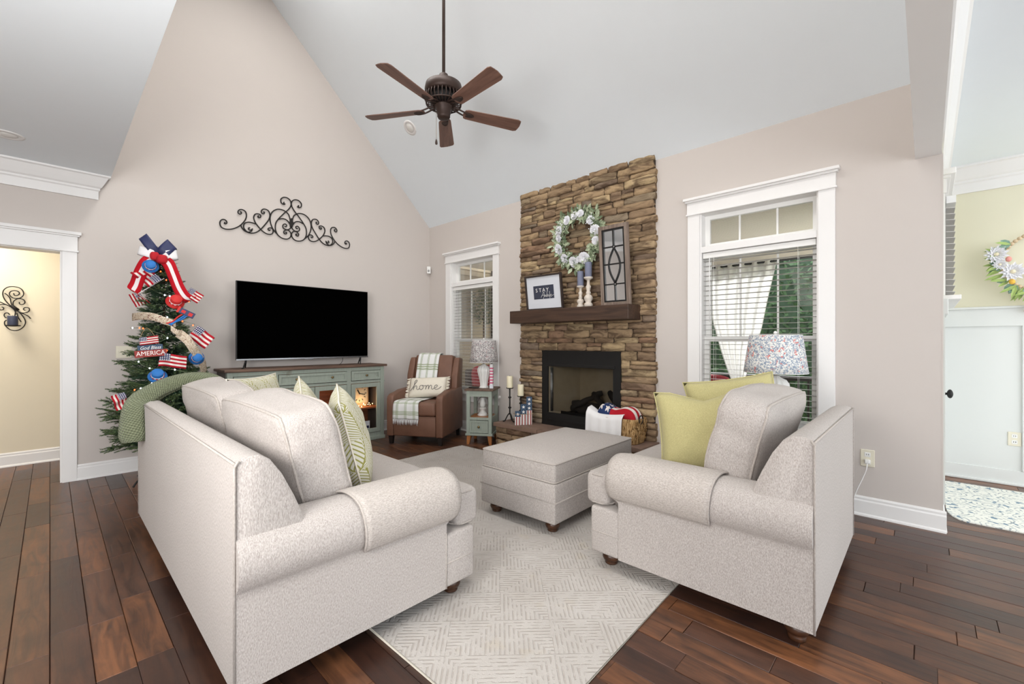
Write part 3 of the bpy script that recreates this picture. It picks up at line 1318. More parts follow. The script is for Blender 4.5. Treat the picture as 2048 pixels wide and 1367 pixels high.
for k in range(15):
    if sl is None:
        b = B()
        b.box(-0.42, -0.026, -0.0015, 0.42, 0.022, 0.0015, mat=Matrix.Rotation(0.12, 4, 'X'))
        sl = b.done('slat', M['slat'], t, (0, 0, -0.085 - k * 0.043))
    else:
        o = sl.copy()
        COL.objects.link(o)
        o.parent = t
        o.location = (0, 0, -0.085 - k * 0.043)
# side wall wainscot below that window
b = B()
b.box(4.2, Y3 - 0.018, 0.14, 5.782, Y3, 1.545)
b.box(4.2, Y3 - 0.034, 1.44, 5.782, Y3, 1.545, 0.003)
struct(b.done('trim_5', M['wains']))
# dark knob low on the far wainscot
t = thing('coat_hook', 'small black hook low on the white wainscot by the wall edge', 'hook', (5.3, -0.10, 0.806))
b = B()
b.cyl((0, 0.008, 0), (0, -0.03, 0), 0.010, seg=10)
b.done('stem', M['black'], t)
b = B()
b.sphere((0, -0.045, 0), 0.026, 2, (1, 0.8, 1.5))
b.done('grip', M['black'], t)
# dining rug
b = B()
pts = []
x0, x1, y0, y1 = 4.37, 5.53, -2.6, -0.105
for cx_, cy_, a0 in ((x1 - .06, y1 - .06, 0), (x0 + .25, y1 - .1, 90), (x0 + .06, y0 + .06, 180), (x1 - .06, y0 + .06, 270)):
    rr = 0.06
    for k in range(5):
        a = radians(a0 + 90 * k / 4)
        rx = 0.25 if a0 == 90 else rr
        ry = 0.1 if a0 == 90 else rr
        pts.append((cx_ + rx * cos(a), cy_ + ry * sin(a), 0.0))
b.poly(pts, (0, 0, 0.008))
tag(b.done('dining_rug', M['drug'], None), 'cream rug with blue-grey medallions on the dining room floor', 'rug')
# outlets, switch, sensor


def outlet(loc, rz, label, name='wall_outlet', w=0.078, h=0.12):
    t_ = thing(name, label, 'outlet' if name == 'wall_outlet' else 'switch', loc, rz)
    bb = B()
    bb.box(0, -w / 2, -h / 2, 0.007, w / 2, h / 2, 0.003)
    bb.done('cover_plate', M['outlet'], t_)
    return t_


o1 = outlet((XF, 0.308, 0.417), pi, 'ivory wall outlet with a white plug beside the loveseat')
for zz in (-0.026, 0.026):
    b = B()
    b.box(0.006, -0.017, zz - 0.016, 0.009, 0.017, zz + 0.016, 0.003)
    b.done('socket', M['vinyl'], o1)
    b = B()
    for yy in (-0.006, 0.006):
        b.box(0.0085, yy - 0.001, zz - 0.004, 0.0095, yy + 0.001, zz + 0.006)
    b.done('slot', M['socket'], o1)
o2 = outlet((5.782, -0.556, 0.405), pi, 'ivory wall outlet on the white dining wainscot')
for zz in (-0.026, 0.026):
    b = B()
    b.box(0.006, -0.017, zz - 0.016, 0.009, 0.017, zz + 0.016, 0.003)
    b.done('socket', M['vinyl'], o2)
    b = B()
    for yy in (-0.006, 0.006):
        b.box(0.0085, yy - 0.0015, zz - 0.004, 0.0095, yy + 0.0015, zz + 0.006)
    b.done('slot', M['socket'], o2)
o3 = outlet((0.487, YT, 1.154), -pi / 2, 'white triple light switch plate left of the tree', 'light_switch', 0.115, 0.115)
for yy in (-0.034, 0, 0.034):
    b = B()
    b.box(0.006, yy - 0.005, -0.012, 0.014, yy + 0.005, 0.012, 0.002)
    b.done('toggle', M['outlet'], o3)
# lamp cord
b = B()
b.loft(smoothpath([(XF - 0.03, 0.308, 0.39), (XF - 0.045, 0.315, 0.33), (XF - 0.05, 0.36, 0.20), (XF - 0.05, 0.40, 0.09), (XF - 0.06, 0.47, 0.02), (XF - 0.1, 0.6, 0.006), (3.8, 0.72, 0.006)], 6), 0.0035, 6)
cord = tag(b.done('lamp_cord', M['vinyl']), 'thin white cord running from the outlet down to the floor', 'cord')
b = B()
b.box(XF - 0.036, 0.296, 0.385, XF - 0.0095, 0.320, 0.41, 0.004)
b.done('plug', M['vinyl'], cord)
t = thing('motion_sensor', 'small white motion sensor high in the corner near the narrow window', 'sensor', (4.0, 5.545, 2.35), radians(-135))
b = B()
b.box(-0.02, -0.028, -0.055, 0.028, 0.028, 0.055, 0.012, 3)
b.done('body', M['vinyl'], t)
b = B()
b.sphere((0.026, 0, -0.012), 0.016, 2, (0.5, 1, 1.3))
b.done('lens', M['steel'], t)

# recessed lights
def recessed(loc, rot, label):
    t_ = thing('recessed_light', label, 'light', loc, 0, None, rot)
    bb = B()
    bb.lathe([(0.062, -0.001), (0.067, -0.007), (0.093, -0.004), (0.095, 0.0), (0.095, 0.004)], seg=32)
    bb.done('trim_ring', M['trim'], t_)
    bb = B()
    bb.lathe([(0.001, -0.016), (0.03, -0.012), (0.058, -0.004), (0.06, 0.0)], seg=28)
    bb.done('lens', M['lens'], t_)


recessed((-0.222, 4.918, FC), (0, 0, 0), 'round recessed light in the flat ceiling at the far left')
recessed((3.111, 4.713, 3.939), (0, radians(45), 0), 'round recessed light on the sloped ceiling behind the fan')

# ================================================================ outdoors
b = B()
b.box(4.19, 0.07, 2.70, 7.3, 6.4, 2.74)
pc = struct(b.done('porch_ceiling', M['bead_ceiling']))
random.seed(3)
bm_ = None
for k in range(60):
    xx = 4.22 + k * 0.05
    if bm_ is None:
        b = B()
        b.box(0.003, 0.07, 2.685, 0.044, 6.4, 2.701, 0.003, 1)
        bm_ = b.done('ceiling_board', M['bead_ceiling'], pc, (xx, 0, 0))
    else:
        o = bm_.copy()
        COL.objects.link(o)
        o.parent = pc
        o.location = (xx, 0, 0)
b = B()
b.box(4.19, 0.07, -0.25, 7.3, 6.6, -0.15)
struct(b.done('porch_floor', M['porch']))
b = B()
b.box(7.3, -14, -0.6, 40, 30, -0.5)
struct(b.done('lawn', M['grass']))
b = B()
b.box(7.05, 0.07, 2.42, 7.25, 6.4, 2.70)
struct(b.done('porch_beam', M['bead_ceiling']))
# lap siding wall beyond the narrow window
sd = bpy.data.objects.new('wall_porch', None)
COL.objects.link(sd)
struct(sd)
b = B()
b.box(4.19, 6.52, -0.2, 9.5, 6.7, 3.2)
b.done('sheathing', M['siding'], sd)
fs = None
for k in range(30):
    if fs is None:
        b = B()
        b.prism([(0, 0), (0.022, 0), (0.006, 0.112), (0, 0.112)], lambda o_, z_: Vector((4.19, 6.52 - o_, z_)), lambda o_, z_: Vector((9.5, 6.52 - o_, z_)))
        fs = b.done('siding_board', M['siding'], sd, (0, 0, -0.2))
    else:
        o = fs.copy()
        COL.objects.link(o)
        o.parent = sd
        o.location = (0, 0, -0.2 + 0.11 * k)
b = B()
b.cyl((6.25, 6.46, -0.1), (6.25, 6.46, 3.1), 0.035, seg=10)
b.done('downspout', M['darkleg'], sd)


def leaf_cluster(name, c, rad, n, size, mat, parent=None, sq=(1, 1, 1), seed=1, shell=0.55, box=False):
    rnd = random.Random(seed)
    bb = B()
    for _ in range(n):
        if box:
            p = Vector((rnd.uniform(-1, 1), rnd.uniform(-1, 1), rnd.uniform(-1, 1)))
        else:
            while True:
                p = Vector((rnd.uniform(-1, 1), rnd.uniform(-1, 1), rnd.uniform(-1, 1)))
                if shell < p.length < 1:
                    break
        p = Vector((p.x * rad * sq[0], p.y * rad * sq[1], p.z * rad * sq[2])) + Vector(c)
        a = Vector((rnd.uniform(-1, 1), rnd.uniform(-1, 1), rnd.uniform(-1, 1))).normalized()
        q = a.orthogonal().normalized()
        s_ = size * rnd.uniform(0.6, 1.3)
        v = [bb.bm.verts.new(p), bb.bm.verts.new(p + a * s_ * 0.5 + q * s_ * 0.28), bb.bm.verts.new(p + a * s_), bb.bm.verts.new(p + a * s_ * 0.5 - q * s_ * 0.28)]
        bb._face(v)
    o_ = bb.done(name, mat, parent, keep_normals=True)
    return o_


# hanging greenery ball against the siding
t = thing('leafy_shrub', 'leafy green shrub seen through the narrow window against tan siding', 'shrub', (5.75, 6.2, 0))
o = leaf_cluster('foliage', (0, 0, 1.95), 0.30, 900, 0.07, M['hedge2'], t, (1, 0.6, 1.25), 5, 0.1)
o['kind'] = 'stuff'
b = B()
b.cyl((0, 0, -0.15), (0, 0, 1.9), 0.018, 0.012, 8)
b.done('trunk', M['bark'], t)
# dense hedge past the porch
t = thing('hedge', 'dense dark green hedge beyond the porch outside the large window', 'hedge', (11.0, 1.6, -0.5))
o = leaf_cluster('foliage', (0, 0, 1.9), 1.0, 15000, 0.17, M['hedge'], t, (0.5, 5.0, 1.9), 9, 0, True)
o['kind'] = 'stuff'
b = B()
b.box(-0.2, -4.8, 0, 0.35, 4.8, 3.5)
b.done('core', M['leaf'], t)
# porch curtain
t = thing('porch_curtain', 'white porch curtain tied back outside the large window', 'curtain', (6.98, 0, 0))


def cfn(u, v):
    z = 2.40 - v * 2.3
    # left edge straight, right edge gathers to the tie
    prof = [(2.40, 1.52), (1.84, 1.64), (1.41, 1.72), (1.12, 1.83), (0.84, 1.9), (0.6, 1.95), (0.1, 1.85)]
    profl = [(2.40, 2.42), (1.58, 2.38), (1.12, 2.26), (0.84, 2.17), (0.6, 2.08), (0.1, 2.12)]

    def it(pp):
        for (za, ya), (zb, yb) in zip(pp, pp[1:]):
            if z >= zb:
                return ya + (yb - ya) * (za - z) / (za - zb)
        return pp[-1][1]
    yr, yl = it(prof), it(profl)
    y = yl + (yr - yl) * u
    return Vector((0.035 * sin(u * 34), y, z))


b = B()
b.grid(cfn, 70, 24)
b.done('cloth', M['sheer'], t, solid=0.004)
b = B()
b.lathe([(0.07, 0), (0.09, 0.02), (0.07, 0.06)], (0, 2.0, 0.60), 16)
b.done('tie_back', M['sheer'], t)
b = B()
b.cyl((6.98, 0.2, 2.385), (6.98, 6.2, 2.385), 0.016, seg=10)
tag(b.done('curtain_rod', M['black']), 'black curtain rod under the porch beam', 'rod')
# second curtain further left, seen through the narrow window's side
# outdoor chairs with red cushions


def porch_chair(loc, rz, label):
    t_ = thing('porch_chair', label, 'chair', loc, rz)
    for yy in (-0.32, 0.32):
        bb = B()
        bb.box(-0.3, yy - 0.05, 0.0, 0.3, yy + 0.05, 0.62, 0.03)
        bb.done('arm', M['wicker'], t_)
    bb = B()
    bb.box(-0.3, -0.28, 0.05, 0.3, 0.28, 0.34, 0.02)
    bb.done('seat', M['wicker'], t_)
    bb = B()
    bb.box(-0.36, -0.36, 0.05, -0.28, 0.36, 0.9, 0.03)
    bb.done('backrest', M['wicker'], t_)
    bb = B()
    puff(bb, 0.14, 0.55, 0.55, 0.3, mat=Matrix.Translation((-0.02, 0, 0.41)) @ Matrix.Rotation(pi / 2, 4, 'Y'))
    bb.done('seat_cushion', M['outred'], t_)
    bb = B()
    puff(bb, 0.16, 0.56, 0.5, 0.3, mat=Matrix.Translation((-0.17, 0, 0.72)) @ Matrix.Rotation(-0.2, 4, 'Y'))
    bb.done('back_cushion', M['outred'], t_)


porch_chair((5.75, 1.95, -0.15), radians(215), 'grey porch chair with a red cushion outside the large window')
porch_chair((5.45, 5.7, -0.15), radians(250), 'grey porch chair with a red cushion outside the narrow window')
# porch railing
t = thing('porch_railing', 'dark porch railing outside the large window', 'railing', (7.15, 2.6, -0.15))
b = B()
b.box(-0.03, -2.3, 0.86, 0.03, 4.6, 0.92)
b.done('top_rail', M['darkleg'], t)
b = B()
b.box(-0.02, -2.3, 0.1, 0.02, 4.6, 0.14)
b.done('bottom_rail', M['darkleg'], t)
bl = None
for k in range(58):
    if bl is None:
        b = B()
        b.box(-0.011, -0.011, 0.14, 0.011, 0.011, 0.86)
        bl = b.done('baluster', M['darkleg'], t, (0, -2.25, 0))
    else:
        o = bl.copy()
        COL.objects.link(o)
        o.parent = t
        o.location = (0, -2.25 + k * 0.118, 0)

# ================================================================ rug
b = B()
q = [(0.97, 0.885), (3.47, 0.97), (3.41, 4.064), (0.92, 3.985)]
b.poly([(x, y, 0.0) for x, y in q], (0, 0, 0.009), 0.002, 1)
rug = tag(b.done('area_rug', M['rug']), 'large pale rug with carved maze pattern under the seating', 'rug')
cx_, cy_ = sum(p[0] for p in q) / 4, sum(p[1] for p in q) / 4
b = B()
b.loft([(p[0], p[1], 0.006) for p in q for _ in (0,)] and smoothpath([(p[0], p[1], 0.006) for p in q], 1, True), 0.005, 6, closed=True)
b.done('binding', M['cream'], rug)
RZ0 = 0.009


# ================================================================ upholstery
def bun_foot(parent, x, y, r=0.045, h=0.078, name='foot', drop=0.0):
    bb = B()
    bb.lathe([(r * 0.55, -drop), (r * 0.72, 0.004 - drop), (r * 0.78, h * 0.16), (r * 0.66, h * 0.24), (r * 0.92, h * 0.32), (r * 1.08, h * 0.52), (r * 1.02, h * 0.70),
              (r * 0.84, h * 0.80), (r * 1.12, h * 0.86), (r * 1.16, h * 0.97), (r * 1.0, h)], (x, y, 0), 24)
    return bb.done(name, M['foot'], parent)


def sofa(name, label, cat, loc, rz, L, n, cover_near, covers):
    t_ = thing(name, label, cat, loc, rz)
    D = 1.045
    z0 = 0.078
    AW = 0.205
    # base: side panels and front rail
    bb = B()
    bb.box(0.01, 0.004, z0, D - 0.17, L - 0.004, 0.33, 0.006)
    bb.box(D - 0.175, 0.003, z0, D, L - 0.003, 0.33, 0.016, 3)
    bb.done('base', M['sofa'], t_, smooth=40)
    bb = B()
    for xs in (D - 0.0,):
        bb.loft([(D - 0.175, 0.004, 0.195), (D - 0.012, 0.004, 0.195), (D, 0.016, 0.195), (D, L - 0.016, 0.195), (D - 0.012, L - 0.004, 0.195), (D - 0.175, L - 0.004, 0.195)], 0.004, 6)
        bb.loft([(D - 0.175, 0.004, z0), (D - 0.175, 0.004, 0.34)], 0.004, 6)
    bb.done('welt', M['welt'], t_)
    # back frame: a wedge profile across the whole width
    prof = [(0, z0), (0.0, 0.832), (0.008, 0.846), (0.03, 0.856), (0.075, 0.856), (0.11, 0.835), (0.15, 0.775), (0.19, 0.69), (0.222, 0.61), (0.24, 0.54), (0.245, 0.47), (0.245, z0)]
    pin = [(max(0.004, x + (0.01 if x < 0.1 else -0.012)), z - (0.012 if z > 0.5 else 0)) for x, z in prof]
    bb = B()
    bm = bb.bm
    rows = []
    for yy, pp in ((0.0055, pin), (0.016, prof), (L * 0.5, prof), (L - 0.016, prof), (L - 0.0055, pin)):
        rows.append([bm.verts.new((x, yy, z)) for x, z in pp])
    for r0, r1 in zip(rows, rows[1:]):
        for k in range(len(prof)):
            k2 = (k + 1) % len(prof)
            bb._face((r0[k], r0[k2], r1[k2], r1[k]))
    bb._face(rows[0][::-1])
    bb._face(rows[-1])
    bk = bb.done('back', M['sofa'], t_, smooth=35)
    bb = B()
    for yy in (0.004, L - 0.004):
        bb.loft([(0.0, yy, z0), (0.0, yy, 0.83), (0.012, yy, 0.85)], 0.0045, 6)
    bb.loft([(0.0, 0.004, 0.84), (0.0, L - 0.004, 0.84)], 0.0045, 6)
    bb.done('welt', M['welt'], bk)
    # rolled arms
    ap = [(0.0035, z0), (0.0035, 0.38), (0.0035, 0.405), (-0.006, 0.418), (-0.026, 0.445), (-0.036, 0.49), (-0.030, 0.54), (-0.006, 0.583), (0.035, 0.608), (0.09, 0.615),
          (0.145, 0.606), (0.185, 0.578), (0.205, 0.53), (0.207, 0.46), (0.207, z0)]
    for side in (0, 1):
        f = (lambda y: y) if side == 0 else (lambda y: L - y)
        bb = B()
        bm = bb.bm
        rows = []
        xs = [(0.004, 0.985), (0.02, 0.998), (0.12, 1.0), (0.5, 1.0), (0.80, 1.0), (0.87, 0.995), (0.905, 0.965), (0.928, 0.90), (0.935, 0.80)]
        for i, (x, s_) in enumerate(xs):
            ring = []
            for y, z in ap:
                if z > 0.39:
                    yy = 0.085 + (y - 0.085) * s_
                    zz = 0.51 + (z - 0.51) * s_
                    xx = x
                else:
                    yy, zz, xx = y, z, min(x, 0.872)
                ring.append(bm.verts.new((xx, f(yy), zz)))
            rows.append(ring)
        K = len(ap)
        for r0, r1 in zip(rows, rows[1:]):
            for k in range(K):
                bb._face((r0[k], r0[(k + 1) % K], r1[(k + 1) % K], r1[k]))
        bb._face(rows[0][::-1])
        bb._face(rows[-1])
        bb.done('arm', M['sofa'], t_, smooth=50)
    # arm covers
    for side, (xa, xb, skew) in covers:
        f = (lambda y: y) if side == 0 else (lambda y: L - y)
        path = [(-0.012, 0.405), (-0.034, 0.44), (-0.046, 0.49), (-0.040, 0.545), (-0.014, 0.592), (0.03, 0.617), (0.09, 0.625), (0.15, 0.616), (0.193, 0.588), (0.216, 0.535), (0.218, 0.49)]
        sp = smoothpath([(0, y, z) for y, z in path], 3)
        nseg = len(sp) - 1

        def cf(u, v, f=f, xa=xa, xb=xb, skew=skew):
            k = v * nseg
            i = min(int(k), nseg - 1)
            p = sp[i].lerp(sp[i + 1], k - i)
            x = xa + (xb - xa) * u + skew * (1 - v) * (1 - u)
            # wrap over the rounded arm front
            e = max(0.0, (u - 0.86) / 0.14)
            s_ = 1 - 0.07 * e ** 2
            y = 0.085 + (p.y - 0.085) * s_
            z = 0.51 + (p.z - 0.51) * s_
            return Vector((x, f(y), z + 0.0015 * noise.noise(Vector((x * 9, v * 5, 0)))))
        bb = B()
        bb.grid(cf, 18, 26)
        c_ = bb.done('arm_cover', M['cover'], t_, solid=0.009)
        bb = B()
        rim = [cf(k / 12, 0) for k in range(13)][::-1] + []
        edge = [cf(0, k / 20) for k in range(21)]
        bb.loft(rim + edge[1:], 0.0055, 6)
        bb.done('hem', M['welt'], c_)
    # T-shaped seat cushions
    for k in range(n):
        ya, yb = AW + 0.004 + (L - 2 * AW - 0.008) * k / n, AW + 0.004 + (L - 2 * AW - 0.008) * (k + 1) / n
        xf = D + 0.045
        xe = 0.945
        out = [(0.24, ya), (0.24, yb)]
        if k == n - 1:
            out += [(xe, yb), (xe, L - 0.018), (xf, L - 0.018)]
        else:
            out += [(xf, yb - 0.002)]
        if k == 0:
            out += [(xf, 0.018), (xe, 0.018), (xe, ya)]
        else:
            out += [(xf, ya + 0.002)]
        bb = B()
        bb.poly([(x, y, 0.332) for x, y in out], (0, 0, 0.178), 0.035, 4)
        c_ = bb.done('seat_cushion', M['sofa'], t_, smooth=70)
        # crown
        bb = B()
        x0, x1 = 0.26, xf - 0.03
        yA, yB = ya + 0.02, yb - 0.02

        def cr(u, v):
            h = 0.5085 + 0.024 * (1 - (2 * u - 1) ** 4) * (1 - (2 * v - 1) ** 4)
            return Vector((x0 + (x1 - x0) * u, yA + (yB - yA) * v, h))
        bb.grid(cr, 14, 14)
        bb.done('crown', M['sofa'], c_)
        bb = B()
        for zz in (0.498, 0.345):
            ins = 0.006
            pth = []
            cxm, cym = sum(p[0] for p in out) / len(out), sum(p[1] for p in out) / len(out)
            for x, y in out:
                sx = -ins if x > 0.6 else ins
                sy = ins if y < cym else -ins
                if abs(x - xe) < 1e-6:
                    sx = -ins * 0
                pth.append(Vector((x + sx, y + sy, zz)))
            full = []
            for i in range(len(pth)):
                a, c2 = pth[i], pth[(i + 1) % len(pth)]
                d_ = (c2 - a)
                ln = d_.length
                for tt in (min(0.04 / ln, 0.45), 1 - min(0.04 / ln, 0.45)):
                    full.append(a + d_ * tt)
            bb.loft(full, 0.0048, 6, closed=True)
        bb.done('welt', M['welt'], c_)
    # loose back cushions
    for k in range(n):
        w_ = (L - 0.30) / n
        yc = 0.15 + w_ * (k + 0.5)
        bb = B()
        mt = Matrix.Translation((0.352, yc, 0.738)) @ Matrix.Rotation(radians(-13), 4, 'Y')
        sh = puff(bb, 0.235, w_ - 0.01, 0.50, 0.24, 17, 0.30, 0.012, mt, seed=k * 3.1 + L, boxy=6)
        c_ = bb.done('back_cushion', M['sofa'], t_)
        pp = cushion_pipes(sh, 0.0065, (-1, 1), 0.88)
        pp.done('welt', M['welt'], c_)
    for x, y in ((0.075, 0.085), (0.075, L - 0.085), (D - 0.08, 0.09), (D - 0.08, L - 0.09)):
        f_ = bun_foot(t_, x, y, drop=0.009 if x < 0.2 else 0.0)
    return t_


ls = sofa('sofa', 'long oatmeal sofa seen from behind at the left, with rolled arms', 'sofa', (0.415, 1.64, 0.009), 0.0, 2.25, 2, True, [(0, (0.40, 0.925, 0.05))])
rs = sofa('loveseat', 'oatmeal chair-and-a-half on the right with its back to the window corner', 'armchair', (3.34, 0.322, 0.009), pi / 2, 1.26, 1, True, [(1, (0.36, 0.925, 0.04))])

# ottoman
t = thing('ottoman', 'oatmeal rectangular ottoman on dark bun feet in the centre of the rug', 'ottoman', (2.72, 2.055, RZ0), radians(1.5))
b = B()
b.box(-0.535, -0.335, 0.078, 0.535, 0.335, 0.335, 0.012, 3)
b.done('base', M['sofa'], t, smooth=40)
b = B()
b.loft(smoothpath([(-0.537, -0.337, 0.215), (0.537, -0.337, 0.215), (0.537, 0.337, 0.215), (-0.537, 0.337, 0.215)], 1, True), 0.004, 6, closed=True)
b.done('welt', M['welt'], t)
b = B()
W_, H_ = 0.53, 0.33


def otop(u, v):
    a, c = 2 * u - 1, 2 * v - 1
    return Vector((a * (W_ - 0.012), c * (H_ - 0.012), 0.462 + 0.046 * (1 - a * a) ** 0.5 * (1 - c * c) ** 0.5 if abs(a) < 1 and abs(c) < 1 else 0.462))


b.box(-W_, -H_, 0.332, W_, H_, 0.466, 0.022, 4)
oc = b.done('cushion', M['sofa'], t, smooth=60)
b = B()
b.grid(otop, 18, 14)
b.done('crown', M['sofa'], oc)
b = B()
for zz in (0.459, 0.342):
    e_ = W_ - 0.001
    h_ = H_ - 0.001
    r_ = 0.02
    pts = []
    for cx1, cy1, a0 in ((e_ - r_, h_ - r_, 0), (-e_ + r_, h_ - r_, 90), (-e_ + r_, -h_ + r_, 180), (e_ - r_, -h_ + r_, 270)):
        for k in range(4):
            a = radians(a0 + 30 * k)
            pts.append((cx1 + r_ * cos(a), cy1 + r_ * sin(a), zz))
    b.loft(pts, 0.005, 6, closed=True)
b.done('welt', M['welt'], oc)
for x in (-0.45, 0.45):
    for y in (-0.255, 0.255):
        bun_foot(t, x, y)


# scatter pillows ------------------------------------------------------------
def scatter(label, mat, w, h, th, loc, rz, tilt, roll=0.0, chop=0.0, pipe=None, seed=0.0, group=None):
    t_ = thing('throw_pillow', label, 'pillow', loc, 0, group)
    mt = Matrix.Rotation(rz, 4, 'Z') @ Matrix.Rotation(-tilt, 4, 'Y') @ Matrix.Rotation(roll, 4, 'X')
    bb = B(uv=True)
    edge = pillow(bb, w, h, th, 18, chop, wr=0.012, seed=seed)
    bb.bm.transform(mt)
    o_ = bb.done('cover', mat, t_)
    if pipe:
        b2 = B()
        b2.loft([mt @ p for p in edge], 0.0045, 6, closed=True)
        b2.done('piping', pipe, t_)
    return t_


# sofa back cushions stand at x = .72 .. 1.0; pillows lean on them
scatter('fern-print pillow in front, against the near sofa cushion', M['fern'], 0.50, 0.50, 0.19, (1.065, 2.16, 0.755), radians(-25), radians(14), 0.08, 0.0, M['cream'], 1.0)
scatter('fern-print pillow just behind the nearest one, showing one peaked corner', M['fern'], 0.50, 0.50, 0.17, (1.07, 2.66, 0.745), radians(-22), radians(14), 0.22, 0.0, M['cream'], 2.0)
scatter('fern-print pillow at the far end of the long sofa', M['fern'], 0.56, 0.48, 0.17, (1.02, 3.42, 0.775), radians(-48), radians(12), 0.0, 0.0, M['cream'], 3.0)
scatter('moss green pillow in front with a chopped top on the right seat', M['lime'], 0.54, 0.47, 0.26, (2.56, 0.90, 0.745), radians(203), radians(13), 0.10, 0.20, M['lime'], 4.0)
scatter('moss green pillow further back, its corner beside the floral lamp', M['lime'], 0.52, 0.50, 0.20, (2.88, 0.85, 0.79), radians(206), radians(14), 0.16, 0.0, M['lime'], 5.0)

# green throw over the far back corner of the sofa ---------------------------
t = thing('throw_blanket', 'sage green basket-knit throw over the far corner of the long sofa', 'blanket', (0, 0, 0))
pth = smoothpath([(0.366, 3.62, 0.62), (0.366, 3.64, 0.74), (0.385, 3.67, 0.845), (0.455, 3.70, 0.905), (0.55, 3.72, 0.955), (0.66, 3.70, 0.99), (0.77, 3.66, 0.99), (0.84, 3.62, 0.95)], 6)
N_ = len(pth) - 1


def thr(u, v):
    k = u * N_
    i = min(int(k), N_ - 1)
    p = pth[i].lerp(pth[i + 1], k - i)
    tg = (pth[min(i + 1, N_)] - pth[max(i - 1, 0)]).normalized()
    side = tg.cross(Vector((0.46, 0.89, 0.1))).normalized()
    out = side.cross(tg).normalized()
    a = 2 * pi * v
    wa = (0.046 + 0.040 * (1 - u) ** 1.5) * min(1, 0.75 + 4 * u) * (1 - 0.35 * max(0, u - 0.6))
    crease = 1 - 0.22 * math.exp(-((v - 0.55) / 0.05) ** 2)
    return p + side * cos(a) * wa * crease + out * sin(a) * 0.030 * crease


b = B(uv=True)
g_ = b.grid(thr, 70, 28)
b._face(g_[0][:-1])
b._face(g_[-1][:-1])
bmesh.ops.remove_doubles(b.bm, verts=b.bm.verts, dist=0.0004)
b.done('cloth', M['knit'], t)

# ================================================================ console cabinet
CX0, CX1, CY0, CY1, CZ = 1.235, 3.0, 5.145, 5.54, 0.965
t = thing('console_cabinet', 'long sage green console cabinet with glass doors under the television', 'cabinet', (0, 0, 0))
b = B()
b.box(CX0 - 0.03, CY0 - 0.03, CZ - 0.028, CX1 + 0.03, CY1 + 0.01, CZ, 0.006, 2)
b.done('top', M['tabletop'], t)
b = B()
g = 0.04
b.box(CX0, CY0 + g, 0.05, CX0 + 0.025, CY1, CZ - 0.028)
b.box(CX1 - 0.025, CY0 + g, 0.05, CX1, CY1, CZ - 0.028)
b.done('side_panel', M['greygreen'], t)
# face frame
secs = [(1.235, 1.69), (1.69, 2.525), (2.525, 3.0)]
b = B()
b.box(CX0, CY0 + 0.004, CZ - 0.072, CX1, CY0 + g, CZ - 0.028)
b.box(CX0, CY0 + 0.004, 0.035, CX1, CY0 + g, 0.095)
b.box(CX0, CY0 + 0.004, 0.735, CX1, CY0 + g, 0.765)
for xx in (CX0, 1.665, 2.50, CX1 - 0.05):
    b.box(xx, CY0 + 0.004, 0.05, xx + 0.05, CY0 + g, CZ - 0.03)
b.box(CX1 - 0.051, CY0, 0.03, CX1 + 0.001, CY0 + 0.06, CZ - 0.028, 0.003)
b.box(CX0 - 0.001, CY0, 0.03, CX0 + 0.051, CY0 + 0.06, CZ - 0.028, 0.003)
b.box(CX0 - 0.012, CY0 - 0.012, 0.0, CX1 + 0.012, CY1, 0.045, 0.004)
b.box(CX1 - 0.002, CY0 - 0.004, 0.735, CX1 + 0.012, CY1, 0.752, 0.003)
b.done('face_frame', M['green'], t)
b = B()
b.box(CX0 + 0.02, CY1 - 0.02, 0.05, CX1 - 0.02, CY1 - 0.005, CZ - 0.03)
b.box(CX0 + 0.02, CY0 + g, 0.05, CX1 - 0.02, CY1 - 0.02, 0.075)
b.box(CX0 + 0.02, CY0 + g, 0.728, CX1 - 0.02, CY1 - 0.02, 0.74)
for xx in (1.68, 2.515):
    b.box(xx, CY0 + g, 0.07, xx + 0.02, CY1 - 0.02, 0.73)
b.done('interior', M['redwood'], t)
b = B()
b.box(CX0 + 0.03, CY0 + g + 0.02, 0.395, CX1 - 0.03, CY1 - 0.02, 0.415)
b.done('shelf', M['redwood'], t)


def knob(parent, x, z, y=CY0 - 0.004, r=0.013):
    bb = B()
    bb.cyl((x, y + 0.01, z), (x, y - 0.014, z), 0.0055, seg=10)
    bb.lathe([(0.002, -0.006), (r, -0.003), (r * 1.1, 0.003), (r * 0.6, 0.009), (0.001, 0.010)], seg=16)
    for v in bb.bm.verts[-16 * 5:] if False else []:
        pass
    return bb


def front_panel(parent, name, x0, x1, z0, z1, y, knobs, mat):
    """drawer front: raised rim around a recessed field"""
    bb = B()
    rim = 0.028
    bb.box(x0, y, z0, x1, y + 0.02, z0 + rim, 0.002)
    bb.box(x0, y, z1 - rim, x1, y + 0.02, z1, 0.002)
    bb.box(x0, y, z0, x0 + rim, y + 0.02, z1, 0.002)
    bb.box(x1 - rim, y, z0, x1, y + 0.02, z1, 0.002)
    bb.box(x0 + 0.01, y + 0.012, z0 + 0.01, x1 - 0.01, y + 0.022, z1 - 0.01)
    d_ = bb.done(name, mat, parent)
    for kx, kz in knobs:
        k_ = B()
        k_.loft([(kx, y + 0.014, kz), (kx, y + 0.000, kz), (kx, y - 0.006, kz), (kx, y - 0.012, kz), (kx, y - 0.020, kz), (kx, y - 0.024, kz)], [0.006, 0.006, 0.008, 0.014, 0.014, 0.006], 14)
        k_.done('knob', M['brass'], d_)
    return d_


